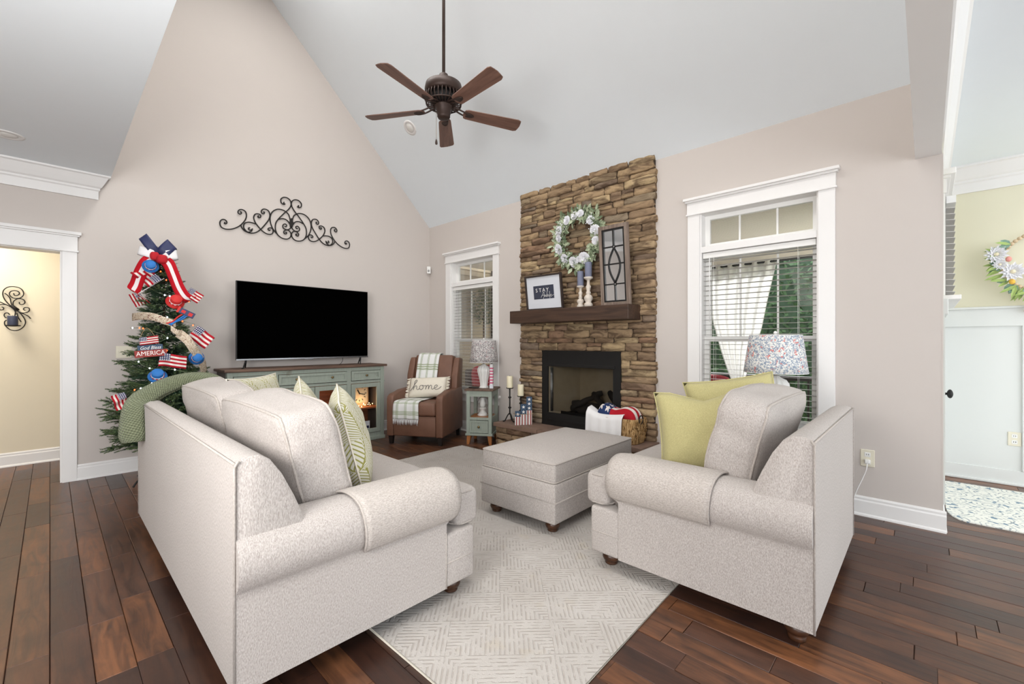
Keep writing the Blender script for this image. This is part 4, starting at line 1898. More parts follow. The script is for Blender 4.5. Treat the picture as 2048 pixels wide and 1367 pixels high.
front_panel(t, 'drawer', 1.292, 1.658, 0.772, 0.888, CY0 - 0.006, [(1.475, 0.83)], M['green'])
front_panel(t, 'drawer', 1.722, 2.494, 0.772, 0.888, CY0 - 0.006, [(1.905, 0.83), (2.31, 0.83)], M['green'])
front_panel(t, 'drawer', 2.556, 2.945, 0.772, 0.888, CY0 - 0.006, [(2.75, 0.83)], M['green'])


def glass_door(parent, x0, x1, z0, z1, y, kx, kz, st=0.05):
    bb = B()
    bb.box(x0, y, z0, x0 + st, y + 0.022, z1, 0.002)
    bb.box(x1 - st, y, z0, x1, y + 0.022, z1, 0.002)
    bb.box(x0 + st, y, z1 - st, x1 - st, y + 0.022, z1, 0.002)
    bb.box(x0 + st, y, z0, x1 - st, y + 0.022, z0 + st, 0.002)
    d_ = bb.done('door', M['green'], parent)
    bb = B()
    bb.box(x0 + st, y + 0.009, z0 + st, x1 - st, y + 0.012, z1 - st)
    bb.done('pane', M['glass'], d_)
    return d_


for x0, x1 in ((1.290, 1.660), (1.722, 2.105), (2.112, 2.494), (2.556, 2.945)):
    glass_door(t, x0, x1, 0.100, 0.728, CY0 - 0.004, x0 + 0.03, 0.5)

# clock inside
t = thing('mantel_clock', 'square clock with aged dial behind the right cabinet door', 'clock', (2.765, 5.38, 0.4155), radians(-3))
b = B()
b.box(-0.125, -0.03, 0.03, 0.125, 0.03, 0.30, 0.006)
b.box(-0.10, -0.034, 0.0, 0.10, 0.034, 0.032, 0.004)
b.done('case', M['clock'], t)
b = B()
b.box(-0.105, -0.034, 0.045, 0.105, -0.029, 0.285, 0.003)
dl = b.done('dial', M['clockface'], t)
b = B()
for k in range(12):
    a = k * pi / 6
    rx, rz_ = 0.082 * sin(a), 0.092 * cos(a)
    mt = Matrix.Translation((rx, -0.036, 0.165 + rz_)) @ Matrix.Rotation(a, 4, 'Y')
    b.box(-0.004, -0.001, -0.011, 0.004, 0.001, 0.011, mat=mt)
b.done('numeral', M['black'], dl)
b = B()
for L_, a, w_ in ((0.055, radians(-28), 0.007), (0.075, radians(103), 0.005)):
    mt = Matrix.Translation((0, -0.038, 0.165)) @ Matrix.Rotation(a, 4, 'Y')
    b.box(-w_, -0.001, -0.01, w_, 0.001, L_, mat=mt)
b.done('hand', M['black'], dl)
# warm fairy lights on the shelf
t = thing('fairy_lights', 'warm string of fairy lights on the cabinet shelf below the clock', 'lights', (2.75, 5.26, 0.417))
rnd = random.Random(4)
pts = [(-0.17, 0.0, 0.03)]
for k in range(14):
    pts.append((-0.15 + k * 0.024, rnd.uniform(-0.035, 0.04), rnd.uniform(0.006, 0.045)))
sp = smoothpath(pts, 4)
b = B()
b.loft(sp, 0.0012, 5)
b.done('wire', M['brass'], t)
bl = None
for k in range(3, len(sp), 4):
    if bl is None:
        b = B()
        b.sphere((0, 0, 0), 0.0048, 1)
        bl = b.done('bulb', M['bulb_warm'], t, sp[k])
    else:
        o = bl.copy()
        COL.objects.link(o)
        o.parent = t
        o.location = sp[k]
ld = bpy.data.lights.new('fairy_glow', 'POINT')
ld.energy = 1.3
ld.color = (1, 0.62, 0.3)
ld.shadow_soft_size = 0.08
lo = bpy.data.objects.new('fairy_glow', ld)
lo.location = (2.75, 5.25, 0.47)
COL.objects.link(lo)
ld2 = ld.copy()
ld2.energy = 0.9
lo = bpy.data.objects.new('fairy_glow', ld2)
lo.location = (2.2, 5.28, 0.5)
COL.objects.link(lo)
# cards and books on the lower shelf
for i, (x, w_, h_, dy, rz_, m_, lb) in enumerate(((2.66, 0.12, 0.17, 0.03, 0.15, 'card', 'cream card standing at the left of the lower cabinet shelf'),
                                               (2.80, 0.13, 0.15, -0.05, -0.12, 'artpaper', 'pale printed card with navy blots on the lower cabinet shelf'),
                                               (2.74, 0.16, 0.19, 0.09, 0.0, 'cream', 'tall cream booklet behind the cards on the lower cabinet shelf'))):
    t = thing('greeting_card', lb, 'card', (x, 5.33 + dy, 0.076), rz_)
    b = B()
    b.box(-w_ / 2, -0.006, 0, w_ / 2, 0.006, h_, 0.001)
    b.done('cover', M[m_], t)
    b = B()
    if i == 1:
        for dx, dz, r_ in ((-0.035, 0.08, 0.016), (0.0, 0.085, 0.013), (0.035, 0.075, 0.02)):
            b.box(dx - r_, -0.008, dz - r_ * .8, dx + r_, -0.005, dz + r_ * .8, 0.004)
        b.done('print', M['navy'], t)
    else:
        b.box(-w_ / 2 + .015, -0.0075, h_ * .55, w_ / 2 - .015, -0.005, h_ * .8)
        b.done('print', M['clockface'], t)

# television ------------------------------------------------------------------
TY = 5.35
t = thing('television', 'large black flat-screen television on the console cabinet', 'television', (2.12, TY, CZ))
b = B()
b.box(-0.755, -0.012, 0.090, 0.755, 0.02, 0.942, 0.003)
b.box(-0.5, 0.015, 0.12, 0.5, 0.05, 0.6, 0.01)
b.done('body', M['black'], t)
b = B()
b.box(-0.747, -0.0145, 0.104, 0.747, -0.0115, 0.935)
b.done('screen', M['screen'], t)
b = B()
b.box(-0.755, -0.016, 0.086, 0.755, -0.010, 0.103, 0.002)
b.box(-0.05, -0.018, 0.078, 0.05, 0.0, 0.09, 0.003)
b.done('chin', M['silver'], t)
for s in (-1, 1):
    b = B()
    x0 = s * 0.66
    b.loft([(x0, 0.0, 0.09), (x0 - 0.055 * 1, -0.10, 0.006)], [0.009, 0.007], 8)
    b.loft([(x0, 0.0, 0.09), (x0 + 0.02, 0.10, 0.006)], [0.009, 0.007], 8)
    b.loft([(x0 - 0.055, -0.10, 0.004), (x0 - 0.075, -0.13, 0.004)], [0.007, 0.004], 8)
    b.done('stand_leg', M['black'], t)
b = B()
b.loft(smoothpath([(2.55, 5.37, 1.06), (2.545, 5.36, 1.02), (2.52, 5.35, 0.985), (2.50, 5.36, 0.9675)], 5), 0.003, 6)
tag(b.done('television_cable', M['black']), 'short black cable hanging from the television to the cabinet top', 'cable')

# ================================================================ recliner
t = thing('recliner', 'brown leather wingback recliner on short black legs in the corner', 'armchair', (3.36, 4.70, 0), radians(211))
CR = t
b = B()
b.box(-0.30, -0.275, 0.105, 0.385, 0.275, 0.345, 0.015, 3)
b.done('footrest_panel', M['leather'], t, smooth=40)
b = B()
b.box(-0.20, -0.268, 0.345, 0.375, 0.268, 0.515, 0.04, 4)
b.done('seat', M['leather'], t, smooth=60)
for s in (-1, 1):
    b = B()
    ya, yb = (0.275, 0.365) if s > 0 else (-0.365, -0.275)
    pr = [(0.39, 0.10), (0.39, 0.545), (0.375, 0.59), (0.33, 0.612), (0.10, 0.64), (-0.30, 0.655), (-0.36, 0.60), (-0.36, 0.10)]
    b.poly([(x, ya, z) for x, z in pr], (0, yb - ya, 0), 0.018, 3)
    b.done('arm', M['leather'], t, smooth=50)
b = B()
# reclined back
mt = Matrix.Translation((-0.215, 0, 0.50)) @ Matrix.Rotation(radians(-9), 4, 'Y')
b.box(-0.085, -0.268, -0.12, 0.065, 0.268, 0.575, 0.03, 3, mat=mt)
b.done('backrest', M['leather'], t, smooth=50)
for s in (-1, 1):
    b = B()
    pr = [(-0.13, 0.10), (0.10, 0.10), (0.095, 0.30), (0.06, 0.49), (0.03, 0.545), (-0.10, 0.55)]
    ya, yb = (0.272, 0.355) if s > 0 else (-0.355, -0.272)
    b.poly([mt @ Vector((x, ya, z)) for x, z in pr], mt.to_3x3() @ Vector((0, yb - ya, 0)), 0.018, 3)
    b.done('wing', M['leather'], t, smooth=50)
b = B()
b.box(-0.36, -0.27, 0.12, -0.28, 0.27, 0.60, 0.02)
b.done('back_panel', M['leather'], t)
b = B()
for zz, y_ in ((0.346, 0.277),):
    b.loft([(0.386, -y_, zz), (0.386, y_, zz)], 0.004, 6)
b.done('seam', M['leather'], t)
for x, y in ((0.34, -0.32), (0.34, 0.32), (-0.30, -0.32), (-0.30, 0.32)):
    b = B()
    b.prism([(-0.028, -0.028), (0.028, -0.028), (0.028, 0.028), (-0.028, 0.028)], lambda a, c: Vector((x + a * 0.7, y + c * 0.7, 0)), lambda a, c: Vector((x + a, y + c, 0.105)))
    b.done('leg', M['darkleg'], t)

# plaid throw: down the back, under the pillow and over the seat
t = thing('plaid_throw', 'white throw with green plaid lines draped down the recliner', 'blanket', CR.location, radians(211))
p1 = smoothpath([(-0.42, -0.07, 0.80), (-0.41, -0.07, 0.98), (-0.375, -0.07, 1.083), (-0.325, -0.07, 1.096), (-0.245, -0.07, 1.072), (-0.195, -0.075, 0.93), (-0.14, -0.08, 0.70), (-0.10, -0.085, 0.56), (-0.04, -0.095, 0.527), (0.20, -0.105, 0.529), (0.345, -0.105, 0.528), (0.394, -0.105, 0.50), (0.404, -0.105, 0.42), (0.405, -0.105, 0.315)], 4)
# arc lengths for the pattern
NN = len(p1) - 1
b = B(uv=True)


def plf(u, v):
    k = v * NN
    i = min(int(k), NN - 1)
    p = p1[i].lerp(p1[i + 1], k - i)
    w_ = 0.15 + 0.04 * max(0, v - 0.5)
    return Vector((p.x + 0.003 * sin(u * 20 + v * 5), p.y + (u - 0.5) * 2 * w_, p.z + 0.002 * sin(u * 17)))


b.grid(plf, 16, NN)
b.done('cloth', M['plaid'], t, solid=0.006)
b = B()
rnd = random.Random(8)
for k in range(34):
    u = (k + 0.5) / 34
    p = plf(u, 1)
    e = Vector((rnd.uniform(-0.002, 0.008), rnd.uniform(-0.008, 0.008), -rnd.uniform(0.055, 0.075)))
    b.loft([p, p + e * 0.5 + Vector((0.004, 0, 0)), p + e], [0.0028, 0.0036, 0.002], 5)
fr_ = b.done('fringe', M['white'], t)
fr_['kind'] = 'stuff'

M['greyrope'] = plain('grey_rope', (132, 126, 120), 0.9)
# home pillow
t = thing('lumbar_pillow', 'cream lumbar pillow lettered home with fringed ends on the recliner', 'pillow', CR.location, radians(211))
b = B(uv=True)
mt = Matrix.Translation((0.0, 0.01, 0.665)) @ Matrix.Rotation(radians(-24), 4, 'Y') @ Matrix.Rotation(radians(3), 4, 'X')
pillow(b, 0.52, 0.27, 0.15, 14, ear=0.03)
b.bm.transform(mt)
cv = b.done('cover', M['cream'], t)
# script lettering sewn on
HOME = [[(-.205, -.045), (-.185, -.03), (-.15, .03), (-.125, .085), (-.135, .10), (-.15, .085), (-.155, .03), (-.16, -.04), (-.15, -.005), (-.13, .015), (-.115, .0), (-.115, -.03), (-.10, -.042), (-.08, -.03)],
        [(-.045, .015), (-.07, .01), (-.08, -.015), (-.065, -.042), (-.04, -.035), (-.03, -.01), (-.045, .015), (-.02, .005), (0, .01)],
        [(0, .01), (.005, .0), (.0, -.042), (.01, -.005), (.025, .014), (.035, .005), (.035, -.04), (.045, -.005), (.06, .014), (.072, .005), (.072, -.03), (.085, -.042), (.10, -.03)],
        [(.10, -.03), (.13, -.012), (.14, .008), (.125, .018), (.108, .0), (.11, -.03), (.13, -.043), (.16, -.03), (.185, .0)]]
b = B()


def on_front(y, z):
    a, c = y / 0.26, z / 0.135
    t_ = max(0.0, (1 - min(1, a * a)) * (1 - min(1, c * c))) ** 0.42
    return mt @ Vector((t_ * 0.075 + 0.003, y, z))


for s_ in HOME:
    b.loft([on_front(y * 1.08 + 0.005, z * 0.95 - 0.012) for y, z, _ in smoothpath([(y, z, 0) for y, z in s_], 5)], 0.0042, 6)
b.done('lettering', M['greyrope'], cv)
for s in (-1, 1):
    b = B()
    for k in range(20):
        z = -0.125 + 0.25 * k / 19
        p = mt @ Vector((0.0, s * 0.25, z))
        e = mt.to_3x3() @ Vector((rnd.uniform(-.015, .02), s * 0.045, rnd.uniform(-0.02, 0.012)))
        b.loft([p, p + e * .6, p + e], [0.006, 0.008, 0.004], 5)
    f_ = b.done('fringe', M['cream'], t)
    f_['kind'] = 'stuff'


# ================================================================ side tables and lamps
def side_table(loc, rz, label):
    t_ = thing('side_table', label, 'table', loc, rz)
    W2, D2, H0, H1 = 0.158, 0.185, 0.115, 0.655
    bb = B()
    bb.box(-D2 - 0.022, -W2 - 0.022, H1, D2 + 0.022, W2 + 0.022, H1 + 0.02, 0.004)
    bb.done('table_top', M['tabletop'], t_)
    bb = B()
    p_ = 0.042
    for x in (-D2, D2 - p_):
        for y in (-W2, W2 - p_):
            bb.box(x, y, H0, x + p_, y + p_, H1, 0.002)
    for x0, x1, y0, y1 in ((D2 - 0.02, D2 - 0.002, -W2 + p_, W2 - p_), (-D2 + 0.002, -D2 + 0.02, -W2 + p_, W2 - p_), (-D2 + p_, D2 - p_, -W2 + .002, -W2 + 0.02), (-D2 + p_, D2 - p_, W2 - 0.02, W2 - .002)):
        bb.box(x0, y0, H1 - 0.07, x1, y1, H1)
        bb.box(x0, y0, H0 + 0.185, x1, y1, H0 + 0.215)
        if x0 < D2 - 0.03:
            bb.box(x0, y0, H0, x1, y1, H0 + 0.19)
    bb.box(-D2 - 0.012, -W2 - 0.012, H0 - 0.005, D2 + 0.012, W2 + 0.012, H0 + 0.022, 0.003)
    bb.done('frame', M['green'], t_)
    bb = B()
    bb.box(-D2 + 0.02, -W2 + 0.02, H0 + 0.2, D2 - 0.02, W2 - 0.02, H0 + 0.212)
    bb.done('shelf', M['orangewood'], t_)
    bb = B()
    rim = 0.02
    y0, y1, z0, z1 = -W2 + p_ + .003, W2 - p_ - .003, H0 + 0.03, H0 + 0.178
    bb.box(D2 - 0.004, y0, z0, D2 + 0.006, y1, z0 + rim)
    bb.box(D2 - 0.004, y0, z1 - rim, D2 + 0.006, y1, z1)
    bb.box(D2 - 0.004, y0, z0, D2 + 0.006, y0 + rim, z1)
    bb.box(D2 - 0.004, y1 - rim, z0, D2 + 0.006, y1, z1)
    bb.box(D2 - 0.02, y0 + .005, z0 + .005, D2 - 0.001, y1 - .005, z1 - .005)
    dr = bb.done('drawer', M['green'], t_)
    bb = B()
    zc = (z0 + z1) / 2
    bb.loft([(D2 - 0.002, 0, zc), (D2 + 0.01, 0, zc), (D2 + 0.016, 0, zc), (D2 + 0.026, 0, zc), (D2 + 0.03, 0, zc)], [0.006, 0.006, 0.015, 0.014, 0.005], 14)
    bb.done('knob', M['brass'], dr)
    for sx in (-1, 1):
        for sy in (-1, 1):
            bb = B()
            cx1, cy1 = sx * (D2 - 0.03), sy * (W2 - 0.03)
            bb.prism([(-0.026, -0.026), (0.026, -0.026), (0.026, 0.026), (-0.026, 0.026)], lambda a, c: Vector((cx1 + sx * 0.012 + a * 0.6, cy1 + sy * 0.012 + c * 0.6, 0)), lambda a, c: Vector((cx1 + a, cy1 + c, H0)))
            bb.done('leg', M['orangewood'], t_)
    return t_


TC = (3.745, 4.055)
side_table((TC[0], TC[1], 0), radians(213), 'sage green side table with open lantern shelf and small drawer between recliner and hearth')
side_table((3.70, 0.90, 0), radians(180), 'sage green side table tucked under the floral lamp by the large window')


def table_lamp(loc, label, mat, rbot, rtop, hs, base_h, flute=14, base_r=0.075, bulb=True):
    t_ = thing('table_lamp', label, 'lamp', loc)
    k = base_r / 0.075
    bb = B()
    bb.lathe([(0.052 * k, 0), (0.055 * k, 0.006), (0.045 * k, 0.018), (0.042 * k, base_h * .1), (0.048 * k, base_h * .3), (0.060 * k, base_h * .5), (0.075 * k, base_h * .72), (0.074 * k, base_h * .84), (0.058 * k, base_h * .94), (0.026 * k, base_h), (0.022, base_h + 0.015)], seg=84, flute=flute, fd=0.11)
    bb.done('base', M['ceramic'], t_)
    bb = B()
    bb.cyl((0, 0, base_h), (0, 0, base_h + 0.09), 0.011, seg=12)
    bb.cyl((0, 0, base_h + 0.01), (0, 0, base_h + hs + 0.06), 0.003, seg=8)
    bb.done('socket', M['brass'], t_)
    zb = base_h + 0.035
    bb = B()
    bb.grid(lambda u, v: Vector(((rbot + (rtop - rbot) * v) * cos(2 * pi * u), (rbot + (rtop - rbot) * v) * sin(2 * pi * u), zb + hs * v)), 40, 4, wrap=True)
    sh = bb.done('lamp_shade', mat, t_, solid=0.003)
    bb = B()
    for rr, zz in ((rbot, zb), (rtop, zb + hs)):
        bb = B()
        bb.loft([(rr * cos(a_ * pi / 16), rr * sin(a_ * pi / 16), zz) for a_ in range(32)], 0.0028, 6, closed=True)
        bb.done('shade_rim', M['vinyl'], sh)
    bb = B()
    for a_ in range(3):
        bb.cyl((0, 0, zb + hs - 0.01), (rtop * cos(a_ * 2.094), rtop * sin(a_ * 2.094), zb + hs - 0.003), 0.0018, seg=5)
    bb.done('shade_spider', M['brass'], sh)
    bb = B()
    bb.lathe([(0.004, 0), (0.010, 0.006), (0.013, 0.018), (0.008, 0.028), (0.002, 0.032)], (0, 0, zb + hs), 14)
    bb.done('finial', M['ceramic'], t_)
    return t_


table_lamp((3.745 + .01, 4.045, 0.675), 'white fluted lamp with speckled grey shade on the side table by the recliner', M['shade1'], 0.178, 0.148, 0.275, 0.285, 14, 0.084)
table_lamp((3.70, 0.815, 0.675), 'white fluted lamp with red and blue floral shade behind the loveseat', M['shade2'], 0.207, 0.170, 0.275, 0.315, 14, 0.092)
# small objects on the side table
ff = Vector((cos(radians(213)), sin(radians(213)), 0))
lf = Vector((-ff.y, ff.x, 0))
p = Vector((TC[0], TC[1], 0.675)) + ff * 0.08 + lf * (-0.095)
t = thing('remote_control', 'dark remote lying on the side table left of the lamp', 'remote', p, radians(213 + 70))
b = B()
b.box(-0.065, -0.02, 0, 0.065, 0.02, 0.016, 0.005)
b.done('body', M['remote'], t)
b = B()
for k in range(6):
    b.box(-0.045 + k * 0.016, -0.011, 0.015, -0.036 + k * 0.016, 0.011, 0.0175)
b.done('buttons', M['wicker'], t)
p = Vector((TC[0], TC[1], 0.675)) + ff * 0.05 + lf * 0.125
t = thing('striped_firecracker', 'tall narrow pink and white striped ornament right of the table lamp', 'ornament', p, radians(213))
b = B()
b.box(-0.018, -0.018, 0, 0.018, 0.018, 0.30, 0.002)
b.done('post', M['white'], t)
for k in range(6):
    b = B()
    b.box(-0.0195, -0.0195, 0.06 + k * 0.036, 0.0195, 0.0195, 0.078 + k * 0.036)
    b.done('stripe', M['pink'], t)
b = B()
b.box(-0.022, -0.022, 0, 0.022, 0.022, 0.045, 0.003)
b.done('base', M['artpaper'], t)
# lantern in the side table
t = thing('hurricane_lantern', 'whitewashed hurricane lantern inside the side table', 'lantern', (TC[0], TC[1], 0.3275), radians(213))
b = B()
b.lathe([(0.066, 0), (0.068, 0.012), (0.05, 0.03), (0.034, 0.055), (0.03, 0.075), (0.044, 0.085), (0.044, 0.098), (0.028, 0.105)], seg=24)
b.done('tank', M['ceramic'], t)
b = B()
b.lathe([(0.026, 0.105), (0.036, 0.13), (0.038, 0.16), (0.03, 0.19), (0.022, 0.205), (0.03, 0.21), (0.024, 0.225), (0.010, 0.235)], seg=20)
b.done('chimney', M['ceramic'], t)
b = B()
for s in (-1, 1):
    b.loft(smoothpath([(0, s * 0.04, 0.09), (0, s * 0.062, 0.12), (0, s * 0.06, 0.18), (0, s * 0.03, 0.225), (0, 0, 0.235)], 5), 0.0045, 7)
b.loft(smoothpath([(0, -0.05, 0.20), (0, -0.07, 0.235), (0, 0, 0.262), (0, 0.07, 0.235), (0, 0.05, 0.20)], 5), 0.0025, 6)
b.done('cage', M['steel'], t)

# ================================================================ stone fireplace
FP = thing('stone_fireplace', 'floor-to-ceiling ledgestone fireplace with black firebox', 'fireplace', (XF, 2.77, 0))
OFF = Vector((-XF, -2.77, 0))
SY0, SY1 = 1.895, 3.645
OY0, OY1, OZ0, OZ1 = 2.258, 3.292, 0.30, 1.15
rnd = random.Random(21)


def stone_variant(seed):
    r_ = random.Random(seed)
    bb = B()
    bm = bb.bm
    NU, NV = 5, 3
    fr = []
    for i in range(NU + 1):
        row = []
        for j in range(NV + 1):
            y = -0.5 + i / NU
            z = -0.5 + j / NV
            ed = (i in (0, NU)) or (j in (0, NV))
            x = -0.5 + (0.16 if ed else 0.0) + r_.uniform(-0.10, 0.10)
            if j in (0, NV):
                z += r_.uniform(-0.055, 0.055)
            if i in (0, NU):
                y *= 1 - r_.uniform(0, 0.035)
                if j in (0, NV):
                    y *= 0.965
                    z *= 0.90
            row.append(bm.verts.new((x, y, z)))
        fr.append(row)
    for i in range(NU):
        for j in range(NV):
            bb._face((fr[i][j], fr[i + 1][j], fr[i + 1][j + 1], fr[i][j + 1]), True)
    loop = [fr[i][0] for i in range(NU + 1)] + [fr[NU][j] for j in range(1, NV + 1)] + [fr[i][NV] for i in range(NU - 1, -1, -1)] + [fr[0][j] for j in range(NV - 1, 0, -1)]
    back = [bm.verts.new((0.5, v.co.y * 1.0, v.co.z * 1.0)) for v in loop]
    K = len(loop)
    for k in range(K):
        bb._face((loop[k], loop[(k + 1) % K], back[(k + 1) % K], back[k]))
    bmesh.ops.recalc_face_normals(bm, faces=bm.faces)
    me = bpy.data.meshes.new('stone')
    bm.to_mesh(me)
    bm.free()
    me.materials.append(M['stone'])
    return me


SV = [stone_variant(s_) for s_ in range(16)]
nst = 0


def stone(y0, y1, z0, z1, xface, depth, parent, off):
    global nst
    if y1 - y0 < 0.02 or z1 - z0 < 0.015:
        return
    o_ = bpy.data.objects.new('stone', rnd.choice(SV))
    COL.objects.link(o_)
    o_.parent = parent
    pr_ = rnd.uniform(-0.008, 0.012)
    o_.location = Vector((xface + depth / 2 - pr_, (y0 + y1) / 2, (z0 + z1) / 2)) + off
    o_.scale = (depth, (y1 - y0) * 1.0 - 0.003, (z1 - z0) * 1.02)
    o_.rotation_euler = (rnd.uniform(-0.014, 0.014), rnd.uniform(-0.05, 0.05), 0)
    nst += 1


z = 0.285
while z < 3.04:
    h = rnd.choice([0.048, 0.055, 0.062, 0.068, 0.075, 0.085])
    for (lo_, hi_) in ((0.28, OZ0), (OZ1 - 0.02, OZ1)):
        pass
    if z < OZ1 < z + h + 0.03:
        h = OZ1 + 0.004 - z
    z1 = z + h
    spans = [(SY0, SY1)] if z1 > OZ1 + 0.01 else [(SY0, OY0 + 0.006), (OY1 - 0.006, SY1)]
    for a, c in spans:
        y = a + rnd.uniform(-0.016, 0.008)
        end = c + (rnd.uniform(-0.008, 0.014) if abs(c - SY1) < 1e-6 else 0)
        while y < end - 0.02:
            L = rnd.choice([0.13, 0.18, 0.23, 0.28, 0.34, 0.40])
            if end - (y + L) < 0.10:
                L = end - y
            if h > 0.07 and rnd.random() < 0.35 and L < 0.3:
                zm = z + h * rnd.uniform(0.42, 0.58)
                stone(y, y + L, z, zm, XF - 0.052, 0.06, FP, OFF)
                stone(y, y + L, zm, z1, XF - 0.052, 0.06, FP, OFF)
            else:
                stone(y, y + L, z, z1, XF - 0.052, 0.06, FP, OFF)
            y += L
    z = z1
b = B()
for y0, y1, z0, z1 in ((SY0 + 0.012, OY0, 0.28, 3.03), (OY1, SY1 - 0.012, 0.28, 3.03), (OY0, OY1, OZ1, 3.03)):
    b.box(XF - 0.030, y0, z0, XF - 0.001, y1, z1)
b.bm.transform(Matrix.Translation(OFF))
b.done('mortar_bed', M['mortar'], FP)
# raised hearth: two courses of stone, thick cap slabs
HY0, HY1, HX = 1.86, 3.785, 3.675
for z0, z1 in ((0.004, 0.085), (0.085, 0.165), (0.165, 0.243)):
    y = HY0 + 0.03 + rnd.uniform(-0.01, 0.01)
    while y < HY1 - 0.04:
        L = rnd.choice([0.18, 0.24, 0.3, 0.38])
        if HY1 - 0.02 - (y + L) < 0.1:
            L = HY1 - 0.02 - y
        stone(y, y + L, z0, z1, HX + 0.02, 0.07, FP, OFF)
        y += L
    # left return facing the narrow window
    x = HX + 0.03
    for L in (0.17, 0.15):
        o_ = bpy.data.objects.new('stone', rnd.choice(SV))
        COL.objects.link(o_)
        o_.parent = FP
        o_.location = Vector((x + L / 2, HY1 - 0.035, (z0 + z1) / 2)) + OFF
        o_.rotation_euler = (0, 0, -pi / 2)
        o_.scale = (0.07, L - 0.003, z1 - z0)
        x += L
        o_ = bpy.data.objects.new('stone', rnd.choice(SV))
        COL.objects.link(o_)
        o_.parent = FP
        o_.location = Vector((x - L / 2, HY0 + 0.055, (z0 + z1) / 2)) + OFF
        o_.rotation_euler = (0, 0, pi / 2)
        o_.scale = (0.07, L - 0.003, z1 - z0)
b = B()
b.box(HX + 0.07, HY0 + 0.06, 0.0, XF - 0.002, HY1 - 0.05, 0.24)
b.bm.transform(Matrix.Translation(OFF))
b.done('hearth_core', M['mortar'], FP)
ys = [HY0, 2.50, 3.10, HY1]
for ya, yb in zip(ys, ys[1:]):
    b = B()
    n_ = 10
    pts = [(XF - 0.01, ya + 0.003, 0.242), (XF - 0.01, yb - 0.003, 0.242)]
    for k in range(n_ + 1):
        pts.append((HX - 0.01 + rnd.uniform(-0.006, 0.006), yb - 0.003 - (yb - ya - 0.006) * k / n_, 0.242))
    b.poly(pts, (0, 0, 0.046), 0.006, 2)
    b.bm.transform(Matrix.Translation(OFF))
    b.done('hearth_slab', M['slab'], FP, smooth=35)
HZ = 0.289
# firebox
b = B()
gy0, gy1, gz0, gz1 = 2.345, 3.205, 0.435, 0.985
fx0, fx1 = XF - 0.05, XF - 0.035
b.box(fx0, OY0, HZ, fx1, gy0, OZ1)
b.box(fx0, gy1, HZ, fx1, OY1, OZ1)
b.box(fx0, gy0, gz1, fx1, gy1, OZ1)
b.box(fx0, gy0, HZ, fx1, gy1, gz0)
b.box(fx0 - 0.012, gy0 - 0.02, gz1 - 0.015, fx0, gy1 + 0.02, gz1 + 0.015, 0.003)
b.box(fx0 - 0.008, gy0 - 0.012, HZ + 0.06, fx0, gy1 + 0.012, HZ + 0.075, 0.002)
b.bm.transform(Matrix.Translation(OFF))
sur = b.done('firebox_surround', M['black'], FP)
b = B()
by0, by1, bx = 2.50, 3.05, 4.42
v = {}
bm = b.bm


def quad(*ps):
    b._face([bm.verts.new(p) for p in ps])


quad((bx, by0, 0.40), (bx, by1, 0.40), (bx, by1, 1.02), (bx, by0, 1.02))
quad((fx1, gy0 - .02, 0.40), (bx, by0, 0.40), (bx, by0, 1.02), (fx1, gy0 - .02, 1.02))
quad((fx1, gy1 + .02, 0.40), (bx, by1, 0.40), (bx, by1, 1.02), (fx1, gy1 + .02, 1.02))
b.bm.transform(Matrix.Translation(OFF))
b.done('firebox_lining', M['fire_tan'], FP, solid=0.01)
b = B()
bm = b.bm
quad((fx1, gy0 - .02, 0.40), (fx1, gy1 + .02, 0.40), (bx, by1, 0.40), (bx, by0, 0.40))
quad((fx1, gy0 - .02, 1.02), (fx1, gy1 + .02, 1.02), (bx, by1, 1.02), (bx, by0, 1.02))
b.bm.transform(Matrix.Translation(OFF))
b.done('firebox_floor', M['log'], FP, solid=0.01)
b = B()
b.box(fx0 + 0.004, gy0, gz0, fx0 + 0.007, gy1, gz1)
b.bm.transform(Matrix.Translation(OFF))
b.done('glass_panel', M['fireglass'], FP)
for ya, yb in ((gy1 - 0.035, gy1 - 0.01), (gy0 + 0.008, gy0 + 0.022)):
    b = B()
    b.grid(lambda u, v_: Vector((4.035 + 0.012 * sin(u * 25), ya + (yb - ya) * u, gz0 + 0.01 + (gz1 - gz0 - 0.04) * v_)), 14, 2)
    b.bm.transform(Matrix.Translation(OFF))
    b.done('mesh_curtain', M['steel'], FP, solid=0.002)
b = B()
b.grid(lambda u, v_: Vector((4.055 + 0.006 * sin(u * 120), gy0 + (gy1 - gy0) * u, gz0 + 0.01 + (gz1 - gz0 - 0.03) * v_)), 90, 1)
b.bm.transform(Matrix.Translation(OFF))
b.done('mesh_screen', M['meshcurtain'], FP)
for p0, p1, r0 in (((4.14, 2.45, 0.47), (4.22, 3.02, 0.48), 0.05), ((4.28, 2.55, 0.50), (4.20, 3.0, 0.54), 0.045), ((4.12, 2.50, 0.50), (4.30, 2.78, 0.66), 0.038),
                   ((4.12, 2.95, 0.50), (4.30, 2.66, 0.68), 0.036), ((4.18, 2.38, 0.50), (4.26, 2.55, 0.70), 0.034)):
    b = B()
    P0, P1 = Vector(p0), Vector(p1)
    b.loft([P0.lerp(P1, k / 8) + Vector((0, 0, 0.006 * sin(k * 2.1))) for k in range(9)], [r0 * (0.9 + 0.14 * sin(k * 1.7 + r0 * 90)) for k in range(9)], 10)
    b.bm.transform(Matrix.Translation(OFF))
    b.done('log', M['log'], FP)
b = B()
for k in range(9):
    yy = 2.46 + k * 0.075
    b.box(4.10, yy, 0.42, 4.32, yy + 0.012, 0.432)
b.box(4.09, 2.44, 0.40, 4.102, 3.09, 0.45)
b.bm.transform(Matrix.Translation(OFF))
b.done('grate', M['black'], FP)

